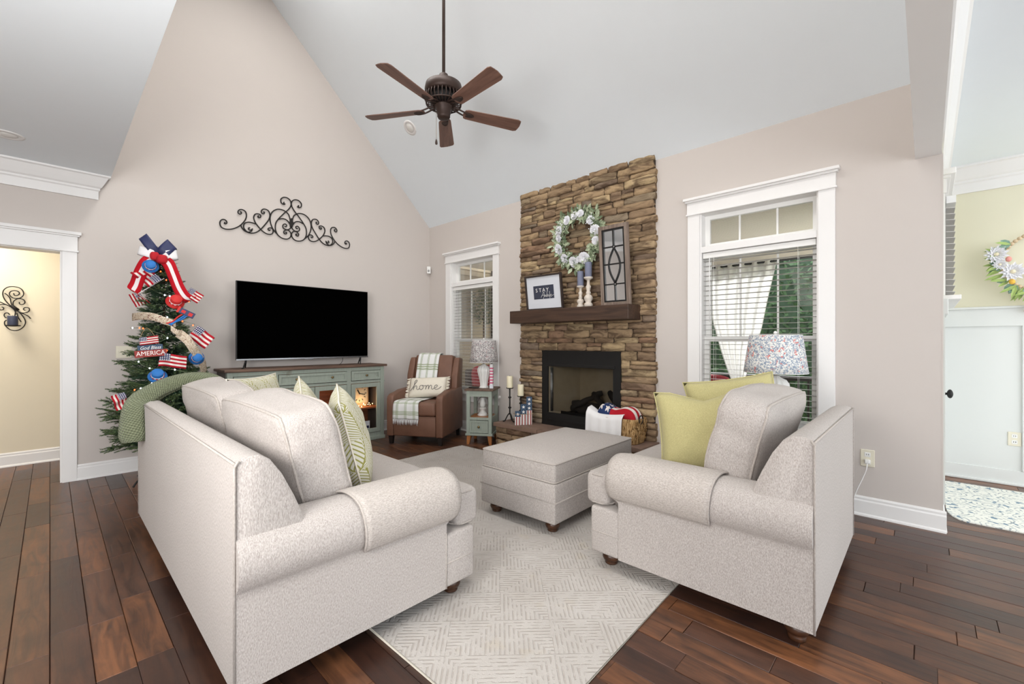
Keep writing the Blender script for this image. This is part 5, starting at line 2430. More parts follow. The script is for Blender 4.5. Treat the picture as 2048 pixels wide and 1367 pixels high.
# mantel ------------------------------------------------------------------------
MZ = 1.612
b = B()
b.box(3.748, 2.042, 1.468, XF - 0.045, 3.588, MZ, 0.006, 2)
tag(b.done('mantel_shelf', M['mantel']), 'thick dark brown wooden mantel beam across the stone fireplace', 'mantel')

# framed print --------------------------------------------------------------------
t = thing('framed_print', 'framed STAY Awhile print leaning on the left of the mantel', 'picture', (3.84, 3.125, MZ), pi, None, (0, radians(7), pi))
# local +X faces the room (-x world), Y to the right in the picture
W_, H_ = 0.262, 0.395
b = B()
fw = 0.02
b.box(-0.012, -W_, 0, 0.012, -W_ + fw, H_)
b.box(-0.012, W_ - fw, 0, 0.012, W_, H_)
b.box(-0.012, -W_ + fw, 0, 0.012, W_ - fw, fw)
b.box(-0.012, -W_ + fw, H_ - fw, 0.012, W_ - fw, H_)
b.done('frame', M['frame'], t)
b = B()
b.box(-0.008, -W_ + fw, fw, 0.0, W_ - fw, H_ - fw)
mt_ = b.done('mat_board', M['artpaper'], t)
b = B()
b.box(-0.001, -0.145, 0.125, 0.002, 0.145, 0.275)
cd = b.done('navy_card', M['navyart'], t)
# text lies in the YZ plane; world orientation is mirrored to read from the room
RT = (radians(90), 0, radians(90))
for i_, ch_ in enumerate('STAY'):
    text_mesh('lettering', ch_, 0.062, M['letter'], cd, (0.0035, -0.098 + i_ * 0.052, 0.222), RT, 0.0004)
AW = [[(-.06, -.03), (-.045, .0), (-.03, .03), (-.022, .033), (-.024, -.01), (-.026, -.028)], [(-.05, -.005), (-.02, .0)],
      [(-.018, .002), (-.015, -.025), (-.006, .0), (.0, -.025), (.008, .004)],
      [(.012, .04), (.012, -.028), (.018, -.002), (.026, -.005), (.027, -.026)], [(.033, .0), (.034, -.025)],
      [(.042, .04), (.041, -.05)], [(.05, -.012), (.06, -.006), (.056, .003), (.048, -.012), (.056, -.027), (.072, -.012), (.09, -.006)], [(-.03, -.03), (-.031, -.055)]]
b = B()
for s_ in AW:
    b.loft([(0.0035, y * 1.25 + 0.035, z * 0.9 + 0.168) for y, z, _ in smoothpath([(y, z, 0) for y, z in s_], 4)], 0.0016, 5)
b.done('script', M['letter'], cd)


# candlesticks ----------------------------------------------------------------------
def candlestick(loc, h, label, prof_scale=1.0):
    t_ = thing('candlestick', label, 'candlestick', loc)
    bb = B()
    k = prof_scale
    pr = [(0.048, 0), (0.048, 0.035), (0.040, 0.045), (0.030, 0.055), (0.047, 0.085), (0.050, 0.105), (0.034, 0.13), (0.020, 0.14), (0.028, 0.15), (0.028, 0.165), (0.018, 0.175),
          (0.024, 0.20), (0.030, 0.225), (0.018, 0.245), (0.016, 0.29), (0.026, 0.30), (0.05, 0.312), (0.052, 0.328), (0.004, 0.33)]
    s_ = h / 0.33
    bb.lathe([(r_ * k, z_ * s_) for r_, z_ in pr], seg=24)
    bb.done('turned_post', M['chip'], t_)
    return t_


candlestick((3.87, 2.665, MZ), 0.232, 'short whitewashed candlestick on the mantel, left of the taller one', 0.78)
candlestick((3.86, 2.56, MZ), 0.315, 'tall whitewashed candlestick on the mantel, right of the shorter one', 0.92)


def candle(loc, r, h, mat, label, group=None):
    t_ = thing('pillar_candle', label, 'candle', loc, 0, group)
    bb = B()
    bb.lathe([(r * 0.98, 0), (r, 0.004), (r, h - 0.006), (r * 0.93, h - 0.001), (r * 0.6, h - 0.006), (0.002, h - 0.008)], seg=24)
    bb.done('wax', mat, t_)
    bb = B()
    bb.cyl((0, 0, h - 0.008), (0.001, 0, h + 0.008), 0.0014, seg=5)
    bb.done('wick', M['black'], t_)


candle((3.87, 2.665, MZ + 0.232), 0.034, 0.155, M['bluecandle'], 'slate blue candle on the short mantel candlestick')
candle((3.86, 2.56, MZ + 0.315), 0.036, 0.155, M['bluecandle'], 'slate blue candle on the tall mantel candlestick')

# lattice mirror ----------------------------------------------------------------------
t = thing('lattice_mirror', 'tall weathered-frame mirror with black lattice on the right of the mantel', 'mirror', (3.862, 2.235, MZ), 0, None, (0, radians(4.5), pi))
W_, H_ = 0.160, 0.79
fw = 0.036
b = B()
b.box(-0.018, -W_, 0, 0.018, -W_ + fw, H_, 0.002)
b.box(-0.018, W_ - fw, 0, 0.018, W_, H_, 0.002)
b.box(-0.018, -W_ + fw, 0, 0.018, W_ - fw, fw, 0.002)
b.box(-0.018, -W_ + fw, H_ - fw, 0.018, W_ - fw, H_, 0.002)
b.done('frame', M['greywood'], t)
b = B()
b.box(-0.006, -W_ + fw, fw, 0.0, W_ - fw, H_ - fw)
b.done('mirror_glass', M['mirror'], t)
iw = W_ - fw
z0, z1 = fw, H_ - fw
hh = z1 - z0
b = B()
r_ = 0.008
for y in (-iw + r_, iw - r_):
    b.box(0.0, y - r_, z0, 0.014, y + r_, z1)
for z_ in (z0 + r_, z1 - r_):
    b.box(0.0, -iw, z_ - r_, 0.014, iw, z_ + r_)
za, zb, zc = z0 + hh * 0.245, z0 + hh * 0.52, z0 + hh * 0.755
r2 = 0.0055
b.box(0.0, -r2, z0, 0.013, r2, za - 0.012)
b.box(0.0, -r2, zc + 0.012, 0.013, r2, z1)
for z_ in (za, zb, zc):
    b.box(0.0, -iw, z_ - r2, 0.013, -0.012 if z_ != zb else iw, z_ + r2)
    b.box(0.0, 0.012, z_ - r2, 0.013, iw, z_ + r2)
for s in (-1, 1):
    pts = [(0.007, s * 0.062 * sin(pi * k / 16), za + 0.012 + (zc - za - 0.024) * k / 16) for k in range(17)]
    b.loft(pts, 0.0075, 7)
for z_ in (za, zc):
    b.loft([(0.007, 0.018 * cos(a_ * pi / 2), z_ + 0.018 * sin(a_ * pi / 2)) for a_ in range(4)], 0.0055, 6, closed=True)
b.done('lattice', M['black'], t)


# ================================================================ flowers and wreaths
def rose(bb, c, r, nrm, seed=0, layers=3):
    """petalled bloom facing nrm"""
    n_ = Vector(nrm).normalized()
    a = n_.orthogonal().normalized()
    d = n_.cross(a)
    rr = random.Random(seed)
    c = Vector(c)
    for ly in range(layers):
        k = 5 + ly
        rad = r * (0.35 + 0.65 * ly / max(1, layers - 1))
        lift = r * (0.55 - 0.4 * ly / max(1, layers - 1))
        for i in range(k):
            an = 2 * pi * (i + 0.5 * ly) / k + rr.uniform(-.15, .15)
            u = a * cos(an) + d * sin(an)
            w = n_.cross(u)
            p0 = c + n_ * 0.1 * r
            tip = c + u * rad + n_ * lift
            mid = c + u * rad * 0.65 + n_ * lift * 0.55
            hw = rad * 0.46
            vs = [bb.bm.verts.new(q) for q in (p0, mid - w * hw, tip - w * hw * 0.55, tip + w * hw * 0.55, mid + w * hw)]
            f = bb._face(vs, True)
    bb.sphere(c + n_ * r * 0.3, r * 0.22, 1)


def leaf(bb, p, dirv, nrm, L, w):
    d = Vector(dirv).normalized()
    n_ = Vector(nrm)
    s_ = d.cross(n_).normalized()
    up = s_.cross(d).normalized()
    q = [p, p + d * L * 0.35 + s_ * w, p + d * L * 0.75 + s_ * w * 0.75, p + d * L - up * L * 0.1, p + d * L * 0.75 - s_ * w * 0.75, p + d * L * 0.35 - s_ * w]
    m1, m2 = p + d * L * 0.35 - up * w * 0.4, p + d * L * 0.75 - up * w * 0.35
    v_ = [bb.bm.verts.new(x) for x in q]
    a, c = bb.bm.verts.new(m1), bb.bm.verts.new(m2)
    for f in ((v_[0], v_[1], a), (v_[1], v_[2], c, a), (v_[2], v_[3], c), (v_[3], v_[4], c), (v_[4], v_[5], a, c), (v_[5], v_[0], a)):
        bb._face(f)


t = thing('floral_wreath', 'white rose and sage leaf wreath hung on the stone above the mantel', 'wreath', (3.94, 2.725, 2.36))
WR = 0.245
rnd = random.Random(33)
b = B()
b.loft([(0.0, WR * cos(a_ * pi / 16), WR * sin(a_ * pi / 16)) for a_ in range(32)], 0.022, 7, closed=True)
b.done('vine_ring', M['bark'], t)
for nm, mm, cnt in (('sage_leaves', 'wreathleaf', 380), ('green_leaves', 'wreathdark', 260)):
    b = B()
    for _ in range(cnt):
        a = rnd.uniform(0, 2 * pi)
        rr = WR + rnd.gauss(0, 0.035)
        p = Vector((-rnd.uniform(0, 0.055), rr * cos(a), rr * sin(a)))
        out = Vector((rnd.uniform(-0.7, -0.05), cos(a) * (1 if rnd.random() < .78 else -0.7) + rnd.uniform(-.5, .5), sin(a) * (1 if rnd.random() < .78 else -0.7) + rnd.uniform(-.5, .5)))
        leaf(b, p, out, Vector((-1, rnd.uniform(-.4, .4), rnd.uniform(-.4, .4))), rnd.uniform(0.05, 0.085), rnd.uniform(0.013, 0.021))
    o = b.done(nm, M[mm], t, keep_normals=True)
    o['kind'] = 'stuff'
for i, (aw, rr, sz) in enumerate(((200, .25, .062), (232, .25, .055), (262, .25, .060), (295, .245, .066), (152, .26, .050), (172, .24, .045), (120, .25, .050), (96, .25, .045), (78, .26, .042), (42, .24, .046), (12, .24, .055), (-14, .25, .045), (278, .23, .035))):
    a = radians(180 - aw)
    b = B()
    rose(b, (-0.06, rr * cos(a), rr * sin(a)), sz, (-1, 0.25 * cos(a), 0.25 * sin(a) - 0.2), i, 4)
    b.done('rose', M['petal'], t, keep_normals=True)
b = B()
for _ in range(90):
    a = rnd.choice([radians(140), radians(100), radians(165), radians(20), radians(-60), radians(45)]) + rnd.gauss(0, 0.12)
    rr = WR + rnd.gauss(0, 0.03)
    b.sphere((-0.085 - rnd.uniform(0, .02), rr * cos(a), rr * sin(a)), 0.006, 1)
o = b.done('baby_breath', M['petal'], t)
o['kind'] = 'stuff'

# ================================================================ hearth objects


def iron_stand(loc, h, label, rz=0.0):
    t_ = thing('iron_candle_stand', label, 'candlestick', loc, rz)
    bb = B()
    bb.loft([(0, 0, 0.085), (0, 0, h - 0.004)], 0.0085, 8)
    for zz in (0.34 * h + 0.03, 0.72 * h):
        bb.lathe([(0.008, -0.014), (0.018, -0.006), (0.021, 0), (0.018, 0.006), (0.008, 0.014)], (0, 0, zz), 12)
    bb.done('stem', M['iron'], t_)
    for k in range(3):
        a = k * 2 * pi / 3 + 0.4
        u = Vector((cos(a), sin(a), 0))
        bb = B()
        bb.loft(smoothpath([Vector((0, 0, 0.10)), u * 0.02 + Vector((0, 0, 0.085)), u * 0.045 + Vector((0, 0, 0.04)), u * 0.06 + Vector((0, 0, 0.012)), u * 0.085 + Vector((0, 0, 0.007))], 4), 0.0075, 7)
        bb.done('leg', M['iron'], t_)
    bb = B()
    bb.lathe([(0.012, h - 0.012), (0.040, h - 0.006), (0.046, h + 0.004), (0.043, h + 0.004), (0.04, h - 0.001), (0.002, h - 0.001)], seg=20)
    bb.done('drip_plate', M['iron'], t_)


iron_stand((3.83, 3.665, HZ), 0.405, 'taller black iron candle stand at the left end of the hearth')
iron_stand((3.895, 3.545, HZ), 0.312, 'shorter black iron candle stand behind the stars-and-stripes blocks', 0.5)
candle((3.83, 3.665, HZ + 0.405), 0.037, 0.145, M['candle'], 'cream pillar candle on the taller iron stand')
candle((3.895, 3.545, HZ + 0.312), 0.037, 0.140, M['candle'], 'cream pillar candle on the shorter iron stand')

t = thing('firecracker_blocks', 'stepped wooden blocks painted with stars and stripes on the hearth', 'ornament', (3.80, 3.415, HZ), radians(222))
for i, (yy, hh, xx) in enumerate(((-0.066, 0.155, 0.02), (0.0, 0.235, 0.0), (0.066, 0.32, -0.015))):
    b = B()
    b.box(xx - 0.032, yy - 0.032, 0, xx + 0.032, yy + 0.032, hh * 0.52 if i else hh * 0.62, 0.002)
    w_ = b.done('block', M['box_white'], t)
    zt = hh * 0.52 if i else hh * 0.62
    b = B()
    b.box(xx - 0.032, yy - 0.032, zt, xx + 0.032, yy + 0.032, hh, 0.002)
    b.done('painted_top', M['box_blue'], w_)
    b = B()
    for oy in (-0.014, 0.018):
        b.box(xx + 0.0315, yy + oy - 0.006, 0.0, xx + 0.033, yy + oy + 0.006, zt)
    b.box(xx - 0.006, yy + 0.0315, 0, xx + 0.006, yy + 0.033, zt)
    b.done('stripe', M['red_stripe'], w_)
    b = B()
    ns = (1, 2, 3)[i]
    for k in range(ns):
        zz = zt + (hh - zt) * (k + 0.5) / ns
        b.poly(star_pts((xx + 0.032, yy, zz), 0.021, (0, 1, 0), (0, 0, 1)), (0.0015, 0, 0))
        if i == 2:
            b.poly(star_pts((xx, yy + 0.032, zz), 0.019, (1, 0, 0), (0, 0, 1)), (0, 0.0015, 0))
    b.done('star', M['letter'], w_)
b = B()
b.loft(smoothpath([(0.055, -0.10, 0.128), (0.056, 0, 0.126), (0.036, 0.10, 0.130), (-0.05, 0.10, 0.126), (-0.05, -0.10, 0.126)], 3, True), 0.0022, 5, closed=True)
b.done('twine', M['twine'], t)

# seagrass basket
BX, BY = 3.842, 2.175
t = thing('seagrass_basket', 'woven seagrass basket at the right end of the hearth', 'basket', (BX, BY, HZ))
b = B()


def bask(u, v):
    # rounded rectangle, flaring upward
    a = 2 * pi * u
    n_ = 5.0
    ca, sa = cos(a), sin(a)
    rr = (abs(ca) ** n_ + abs(sa) ** n_) ** (-1 / n_)
    fl = 0.90 + 0.10 * v
    h_ = 0.235 * v
    bx, by = 0.134 * fl, 0.225 * fl
    wv = 0.006 * sin(a * 60) * sin(v * 60)
    return Vector((rr * ca * bx + ca * wv, rr * sa * by + sa * wv, h_ + 0.001))


b.grid(bask, 120, 24, wrap=True)
b.done('woven_body', M['seagrass'], t, solid=0.012)
# coarse upright grass strands, each course
b = B()
rs_ = random.Random(2)
for k in range(230):
    u = rs_.random()
    v0 = rs_.uniform(0, 0.8)
    v1 = min(1.0, v0 + rs_.uniform(0.12, 0.3))
    p0, p1 = bask(u, v0), bask(u + rs_.uniform(-.006, .006), v1)
    o_ = Vector((p0.x, p0.y, 0)).normalized() * 0.008
    pm_ = (p0 + p1) / 2 + o_ * 1.7
    b.loft([p0 + o_ * .6, pm_, p1 + o_ * .6], [0.003, 0.0055, 0.003], 5)
o = b.done('grass_strands', M['seagrass'], t)
o['kind'] = 'stuff'
b = B()
b.box(-0.10, -0.19, 0.002, 0.10, 0.19, 0.01)
b.done('bottom', M['seagrass'], t)
for s in (-1, 1):
    b = B()
    c_ = Vector((-0.03 if s < 0 else 0, s * 0.222, 0.232))
    b.loft([c_ + Vector((0.038 * cos(a_ * pi / 10), 0.008 * s, 0.038 * sin(a_ * pi / 10))) for a_ in range(20)], 0.0055, 7, closed=True)
    b.done('ring_handle', M['iron'], t)
# folded flag blanket in it
t = thing('flag_blanket', 'knitted stars-and-stripes blanket folded in the seagrass basket', 'blanket', (BX, BY, HZ))
b = B(uv=True)


def fbk(u, v):
    # u runs along the basket (left = star field), v across
    y = 0.20 - 0.40 * u
    x = -0.105 + 0.205 * v
    edge = 1 - (2 * u - 1) ** 10
    edv = 1 - (2 * v - 1) ** 4
    z = 0.222 + 0.115 * (edge ** 0.6) * (edv ** 0.5) + 0.018 * sin(u * 9 + 1) - 0.035 * u + 0.006 * noise.noise(Vector((u * 7, v * 6, 0)))
    return Vector((x, y, z))


b.grid(fbk, 36, 20)
b.done('cloth', M['knitflag'], t, solid=0.012)
t = thing('white_cloth', 'white towel hanging over the front left rim of the seagrass basket', 'towel', (BX, BY, HZ))
b = B()


def wcl(u, v):
    y = 0.30 - 0.40 * u
    drop = [(0.02, 0.225), (-0.05, 0.268), (-0.115, 0.262), (-0.148, 0.225), (-0.156, 0.15), (-0.160, 0.06), (-0.162, 0.012)]
    k = v * (len(drop) - 1)
    i = min(int(k), len(drop) - 2)
    f = k - i
    x = drop[i][0] * (1 - f) + drop[i + 1][0] * f
    z_ = drop[i][1] * (1 - f) + drop[i + 1][1] * f
    fold = 0.008 * sin(u * 24) * v
    sag = -0.03 * sin(u * pi) * (1 - v)
    if u < 0.3:
        z_ += 0.05 * (0.3 - u) / 0.3 * (1 - v)
        z_ *= 1.0
    return Vector((x + fold - 0.004, y, max(0.01, z_ + sag + 0.01)))


b.grid(wcl, 36, 24)
b.done('cloth', M['white'], t, solid=0.006)

# ================================================================ wrought iron wall art
SCROLL=[[(1.318,2.56),(1.311,2.547),(1.323,2.543),(1.335,2.557),(1.325,2.581),(1.3,2.587),(1.277,2.571),(1.269,2.539),(1.283,2.499),(1.325,2.486),(1.375,2.495),(1.425,2.521),(1.468,2.559),(1.508,2.616),(1.525,2.669),(1.516,2.717),(1.481,2.734),(1.451,2.722),(1.441,2.695),(1.455,2.679),(1.475,2.69),(1.47,2.707),(1.462,2.702)],[(1.468,2.559),(1.481,2.527),(1.512,2.498),(1.565,2.486),(1.619,2.502),(1.669,2.547),(1.72,2.618),(1.757,2.681),(1.768,2.74),(1.752,2.778),(1.72,2.791),(1.692,2.783),(1.676,2.756),(1.687,2.733),(1.708,2.74),(1.708,2.756),(1.697,2.752)],[(1.56,2.539),(1.552,2.545),(1.545,2.529),(1.56,2.519),(1.581,2.531),(1.585,2.541),(1.574,2.509),(1.538,2.493),(1.508,2.517),(1.496,2.549),(1.508,2.586),(1.547,2.606),(1.592,2.605),(1.62,2.598)],[(1.655,2.698),(1.643,2.696),(1.646,2.678),(1.666,2.684),(1.669,2.711),(1.641,2.721),(1.61,2.707),(1.598,2.669),(1.61,2.626),(1.632,2.59),(1.669,2.55),(1.715,2.515),(1.762,2.506),(1.795,2.524),(1.802,2.562),(1.785,2.584),(1.757,2.579),(1.748,2.562),(1.762,2.552),(1.772,2.563)],[(1.852,2.519),(1.804,2.572),(1.776,2.639),(1.771,2.71),(1.795,2.777),(1.852,2.82),(1.92,2.82),(1.97,2.788),(1.988,2.744),(1.998,2.693)],[(1.925,2.922),(1.918,2.905),(1.935,2.9),(1.911,2.893),(1.889,2.912),(1.889,2.949),(1.92,2.977),(1.965,2.977),(1.998,2.948),(2.002,2.901),(1.975,2.847),(1.92,2.783),(1.862,2.708),(1.831,2.65),(1.828,2.577),(1.852,2.519),(1.901,2.486),(1.955,2.484),(1.992,2.512),(2.002,2.556),(1.98,2.589),(1.945,2.591),(1.92,2.568),(1.928,2.543),(1.952,2.549),(1.948,2.565),(1.936,2.561)],[(1.862,2.703),(1.911,2.72),(1.96,2.707),(1.998,2.656),(2.0,2.638),(1.985,2.611),(1.95,2.596),(1.916,2.609),(1.909,2.639),(1.93,2.661),(1.952,2.653),(1.948,2.633),(1.93,2.631)]]
SCONCE=[[(-0.252,1.741),(-0.246,1.721),(-0.233,1.718),(-0.218,1.728),(-0.213,1.746),(-0.224,1.763),(-0.246,1.767),(-0.268,1.759),(-0.279,1.739),(-0.276,1.715),(-0.257,1.694),(-0.234,1.689),(-0.21,1.695),(-0.191,1.715),(-0.184,1.742),(-0.193,1.777),(-0.216,1.799),(-0.252,1.807),(-0.286,1.8),(-0.312,1.775),(-0.322,1.744),(-0.321,1.709),(-0.307,1.666),(-0.278,1.62),(-0.246,1.582),(-0.216,1.553),(-0.193,1.518),(-0.175,1.474),(-0.173,1.438),(-0.187,1.402),(-0.213,1.375),(-0.243,1.365),(-0.275,1.374),(-0.298,1.4),(-0.311,1.43),(-0.309,1.456),(-0.298,1.467)],[(-0.213,1.655),(-0.212,1.637),(-0.199,1.63),(-0.181,1.639),(-0.176,1.662),(-0.187,1.681),(-0.21,1.689),(-0.234,1.68),(-0.252,1.657),(-0.255,1.626),(-0.243,1.587),(-0.219,1.557),(-0.19,1.545),(-0.16,1.553),(-0.145,1.574),(-0.148,1.597),(-0.166,1.602),(-0.182,1.595),(-0.184,1.579),(-0.172,1.573)],[(-0.311,1.736),(-0.289,1.714),(-0.275,1.686),(-0.269,1.647),(-0.26,1.608),(-0.243,1.569)],[(-0.341,1.62),(-0.312,1.624),(-0.286,1.613),(-0.26,1.59),(-0.243,1.565),(-0.238,1.525)],[(-0.358,1.65),(-0.341,1.647),(-0.318,1.633),(-0.284,1.611)],[(-0.331,1.599),(-0.318,1.591),(-0.318,1.576),(-0.329,1.568),(-0.341,1.57),(-0.352,1.589),(-0.349,1.616),(-0.341,1.62)],[(-0.278,1.523),(-0.289,1.54),(-0.307,1.537),(-0.314,1.517),(-0.307,1.496),(-0.298,1.492)],[(-0.23,1.543),(-0.222,1.504),(-0.21,1.473),(-0.2,1.455)],[(-0.202,1.544),(-0.172,1.528),(-0.151,1.511),(-0.136,1.489)]]
t = thing('scroll_wall_art', 'black wrought iron scrollwork on the wall above the television', 'wall art', (2.005, YT - 0.012, 2.7))
CXA = 2.005
for side in (1, -1):
    for c_ in SCROLL:
        b = B()
        pts = [Vector(((x - CXA) * side, 0, z_ - 2.7)) for x, z_ in c_]
        b.loft(smoothpath(pts, 4), 0.0065, 6)
        b.done('scroll', M['iron'], t)
b = B()
b.box(-0.016, -0.012, -0.06, 0.016, 0.010, 0.02, 0.004)
b.poly([(0, -0.012, 0.05), (0.03, -0.012, -0.02), (0.012, -0.012, -0.05), (-0.012, -0.012, -0.05), (-0.03, -0.012, -0.02)], (0, 0.012, 0), 0.003)
b.done('clasp', M['iron'], t)

t = thing('wall_sconce', 'black scrolled iron wall sconce in the hallway through the doorway', 'sconce', (-0.25, 6.69 - 0.02, 1.59))
for c_ in SCONCE:
    b = B()
    b.loft(smoothpath([Vector((x + 0.25, 0, z_ - 1.59)) for x, z_ in c_], 4), 0.0048, 6)
    b.done('scroll', M['iron'], t)
b = B()
b.loft(smoothpath([(0.012, 0, -0.03), (0.0, -0.04, -0.14), (-0.005, -0.07, -0.178)], 4), 0.005, 6)
b.lathe([(0.012, -0.186), (0.052, -0.182), (0.056, -0.172), (0.05, -0.175), (0.002, -0.177)], (-0.005, -0.065, 0), 20)
b.done('candle_cup', M['iron'], t)
b = B()
b.cyl((0.03, 0.006, -0.02), (-0.02, 0.006, 0.03), 0.014, seg=8)
b.done('binding', M['iron'], t)
candle((-0.255, 6.605, 1.59 - 0.1745), 0.037, 0.095, M['navycandle'], 'dark navy candle on the hallway sconce')

# ================================================================ ceiling fan
FX, FY, FZ = 2.17, 2.81, 3.10
t = thing('ceiling_fan', 'bronze ceiling fan with five walnut blades on a long downrod', 'fan', (FX, FY, FZ))
b = B()
b.cyl((0, 0, 0.22), (0, 0, 7.05 - FX - FZ - 0.02), 0.0125, seg=14)
b.done('downrod', M['bronze'], t)
b = B()
b.lathe([(0.02, 0.30), (0.034, 0.29), (0.036, 0.245), (0.05, 0.235), (0.10, 0.228), (0.142, 0.205), (0.150, 0.165), (0.146, 0.135), (0.13, 0.125)], seg=40)
b.done('motor_housing', M['bronze'], t)
b = B()
b.lathe([(0.118, 0.125), (0.112, 0.075), (0.08, 0.045), (0.06, 0.04)], seg=36)
b.done('motor_core', M['black'], t)
b = B()
for k in range(30):
    a = 2 * pi * k / 30
    u = Vector((cos(a), sin(a), 0))
    b.loft([u * 0.138 + Vector((0, 0, 0.13)), u * 0.150 + Vector((0, 0, 0.09)), u * 0.130 + Vector((0, 0, 0.045)), u * 0.072 + Vector((0, 0, 0.036))], [0.0045, 0.0045, 0.0045, 0.0045], 5)
b.loft([(0.137 * cos(a_ * pi / 18), 0.137 * sin(a_ * pi / 18), 0.052) for a_ in range(36)], 0.006, 6, closed=True)
o = b.done('vent_ribs', M['bronze'], t)
b = B()
b.lathe([(0.075, 0.048), (0.072, 0.03), (0.058, 0.02), (0.056, -0.02), (0.05, -0.035), (0.052, -0.045), (0.044, -0.06), (0.02, -0.066), (0.002, -0.067)], seg=30)
b.done('switch_housing', M['bronze'], t)
bladem = irm = None
for k in range(5):
    a = radians(193.6 + 72 * k)
    if bladem is None:
        b = B()
        r0, r1 = 0.175, 0.665
        out = [(r0, -0.044), (r0 + 0.02, -0.052), (r1 - 0.03, -0.068), (r1 - 0.006, -0.058), (r1, -0.03), (r1 + 0.004, 0.0), (r1, 0.03), (r1 - 0.006, 0.058), (r1 - 0.03, 0.068), (r0 + 0.02, 0.052), (r0, 0.044), (r0 - 0.012, 0)]
        b.poly([(x, y, -0.003) for x, y in out], (0, 0, 0.006))
        b.bm.transform(Matrix.Rotation(radians(-13), 4, 'X'))
        bladem = b.done('blade', M['fan'], t, (0, 0, 0.012), (0, 0, a))
        b = B()
        for s in (-1, 1):
            b.loft(smoothpath([(0.06, s * 0.006, 0.03), (0.11, s * 0.02, 0.018), (0.17, s * 0.024, 0.0), (0.225, s * 0.02, -0.006), (0.25, 0, -0.006)], 4), 0.0065, 6)
        b.box(0.185, -0.02, -0.008, 0.245, 0.02, -0.004, 0.002)
        irm = b.done('blade_iron', M['bronze'], bladem)
    else:
        o = bladem.copy()
        COL.objects.link(o)
        o.parent = t
        o.rotation_euler = (0, 0, a)
        q_ = irm.copy()
        COL.objects.link(q_)
        q_.parent = o
b = B()
b.cyl((-0.05, 0.03, -0.02), (-0.05, 0.03, -0.235), 0.0014, seg=5)
pcn = b.done('pull_chain', M['brass'], t)
b = B()
b.lathe([(0.002, 0), (0.007, -0.012), (0.010, -0.032), (0.008, -0.042), (0.002, -0.045)], (-0.05, 0.03, -0.232), 12)
b.done('chain_pull', M['bronze'], pcn)

# ================================================================ tree
TX, TYY = 0.72, 5.08
t = thing('artificial_tree', 'slim artificial fir tree dressed in red, white and blue behind the sofa', 'tree', (TX, TYY, 0))
TREE = t
b = B()
b.loft([(0, 0, 0.0), (0, 0, 2.05)], [0.018, 0.008], 8)
b.done('trunk', M['bark'], t)
for k in range(4):
    a = k * pi / 2 + 0.6
    u = Vector((cos(a), sin(a), 0))
    b = B()
    b.loft(smoothpath([Vector((0, 0, 0.16)), u * 0.12 + Vector((0, 0, 0.11)), u * 0.24 + Vector((0, 0, 0.05)), u * 0.28 + Vector((0, 0, 0.008))], 5), 0.008, 7)
    b.done('stand_leg', M['black'], t)


def coneR(z_):
    return 0.055 + 0.415 * max(0, (2.10 - z_)) / 1.72


def sprig(bb, p, d, L, rr, r0=0.027):
    d = d.normalized()
    a = d.orthogonal().normalized()
    c_ = d.cross(a)
    n_ = int(L / 0.0065)
    for k in range(n_):
        tt = k / n_
        for q_ in range(4):
            an = rr.uniform(0, 2 * pi)
            u = a * cos(an) + c_ * sin(an)
            base_ = p + d * L * tt
            ln = r0 * (1 - 0.55 * tt) * rr.uniform(0.8, 1.25)
            tip = base_ + (u * 0.8 + d * 0.85) * ln
            w_ = d.cross(u) * 0.0032
            bb._face([bb.bm.verts.new(base_ - w_), bb.bm.verts.new(base_ + w_), bb.bm.verts.new(tip)])


def branch_mesh(L, seed):
    rr = random.Random(seed)
    bb = B()
    bb.loft([(0, 0, 0), (L * 0.5, 0, 0.01), (L * 0.93, 0, 0.03)], [0.005, 0.004, 0.002], 5)
    sprig(bb, Vector((L * 0.3, 0, 0.004)), Vector((1, 0, 0.06)), L * 0.72, rr)
    k = 0
    x = L * 0.32
    while x < L * 0.86:
        for s_ in (-1, 1):
            ln = (L - x) * 0.55 + 0.05
            sprig(bb, Vector((x, 0, 0.006)), Vector((1, s_ * rr.uniform(0.7, 1.1), rr.uniform(-0.3, 0.45))), ln, rr)
        x += 0.055
    me = bpy.data.meshes.new('branch')
    bb.bm.to_mesh(me)
    bb.bm.free()
    me.materials.append(M['leaf'])
    me.materials.append(M['pine2'])
    for p_ in me.polygons:
        if p_.center.x > L * 0.62 and rr.random() < 0.6:
            p_.material_index = 1
    return me


BM = {}
rnd = random.Random(77)
z = 0.36
nb = 0
while z < 2.06:
    R_ = coneR(z)
    nn = max(5, int(R_ * 30))
    for k in range(nn):
        L = R_ * rnd.uniform(0.82, 1.12)
        Lk = round(max(0.08, L) / 0.05) * 0.05
        key = (Lk, rnd.randint(0, 1))
        if key not in BM:
            BM[key] = branch_mesh(Lk, int(Lk * 1000) + key[1])
        o = bpy.data.objects.new('branch', BM[key])
        COL.objects.link(o)
        o.parent = t
        o.location = (0, 0, z + rnd.uniform(-0.02, 0.02))
        o.rotation_euler = (rnd.uniform(-.4, .4), rnd.uniform(-0.32, 0.05) - (0.5 if z > 1.9 else 0), 2 * pi * (k + rnd.random() * 0.7) / nn)
        nb += 1
    z += 0.098 if z < 1.4 else 0.075
b = B()
sprig(b, Vector((0, 0, 1.98)), Vector((0.22, -0.28, 1)), 0.17, rnd, 0.02)
b.done('top_sprig', M['leaf'], t, keep_normals=True)
leafc = leaf_cluster('inner_needles', (0, 0, 0.0), 1.0, 10, 0.01, M['leaf'], t, (0.001, 0.001, 0.001), 3)
bpy.data.objects.remove(leafc)
b = B()
rr_ = random.Random(5)
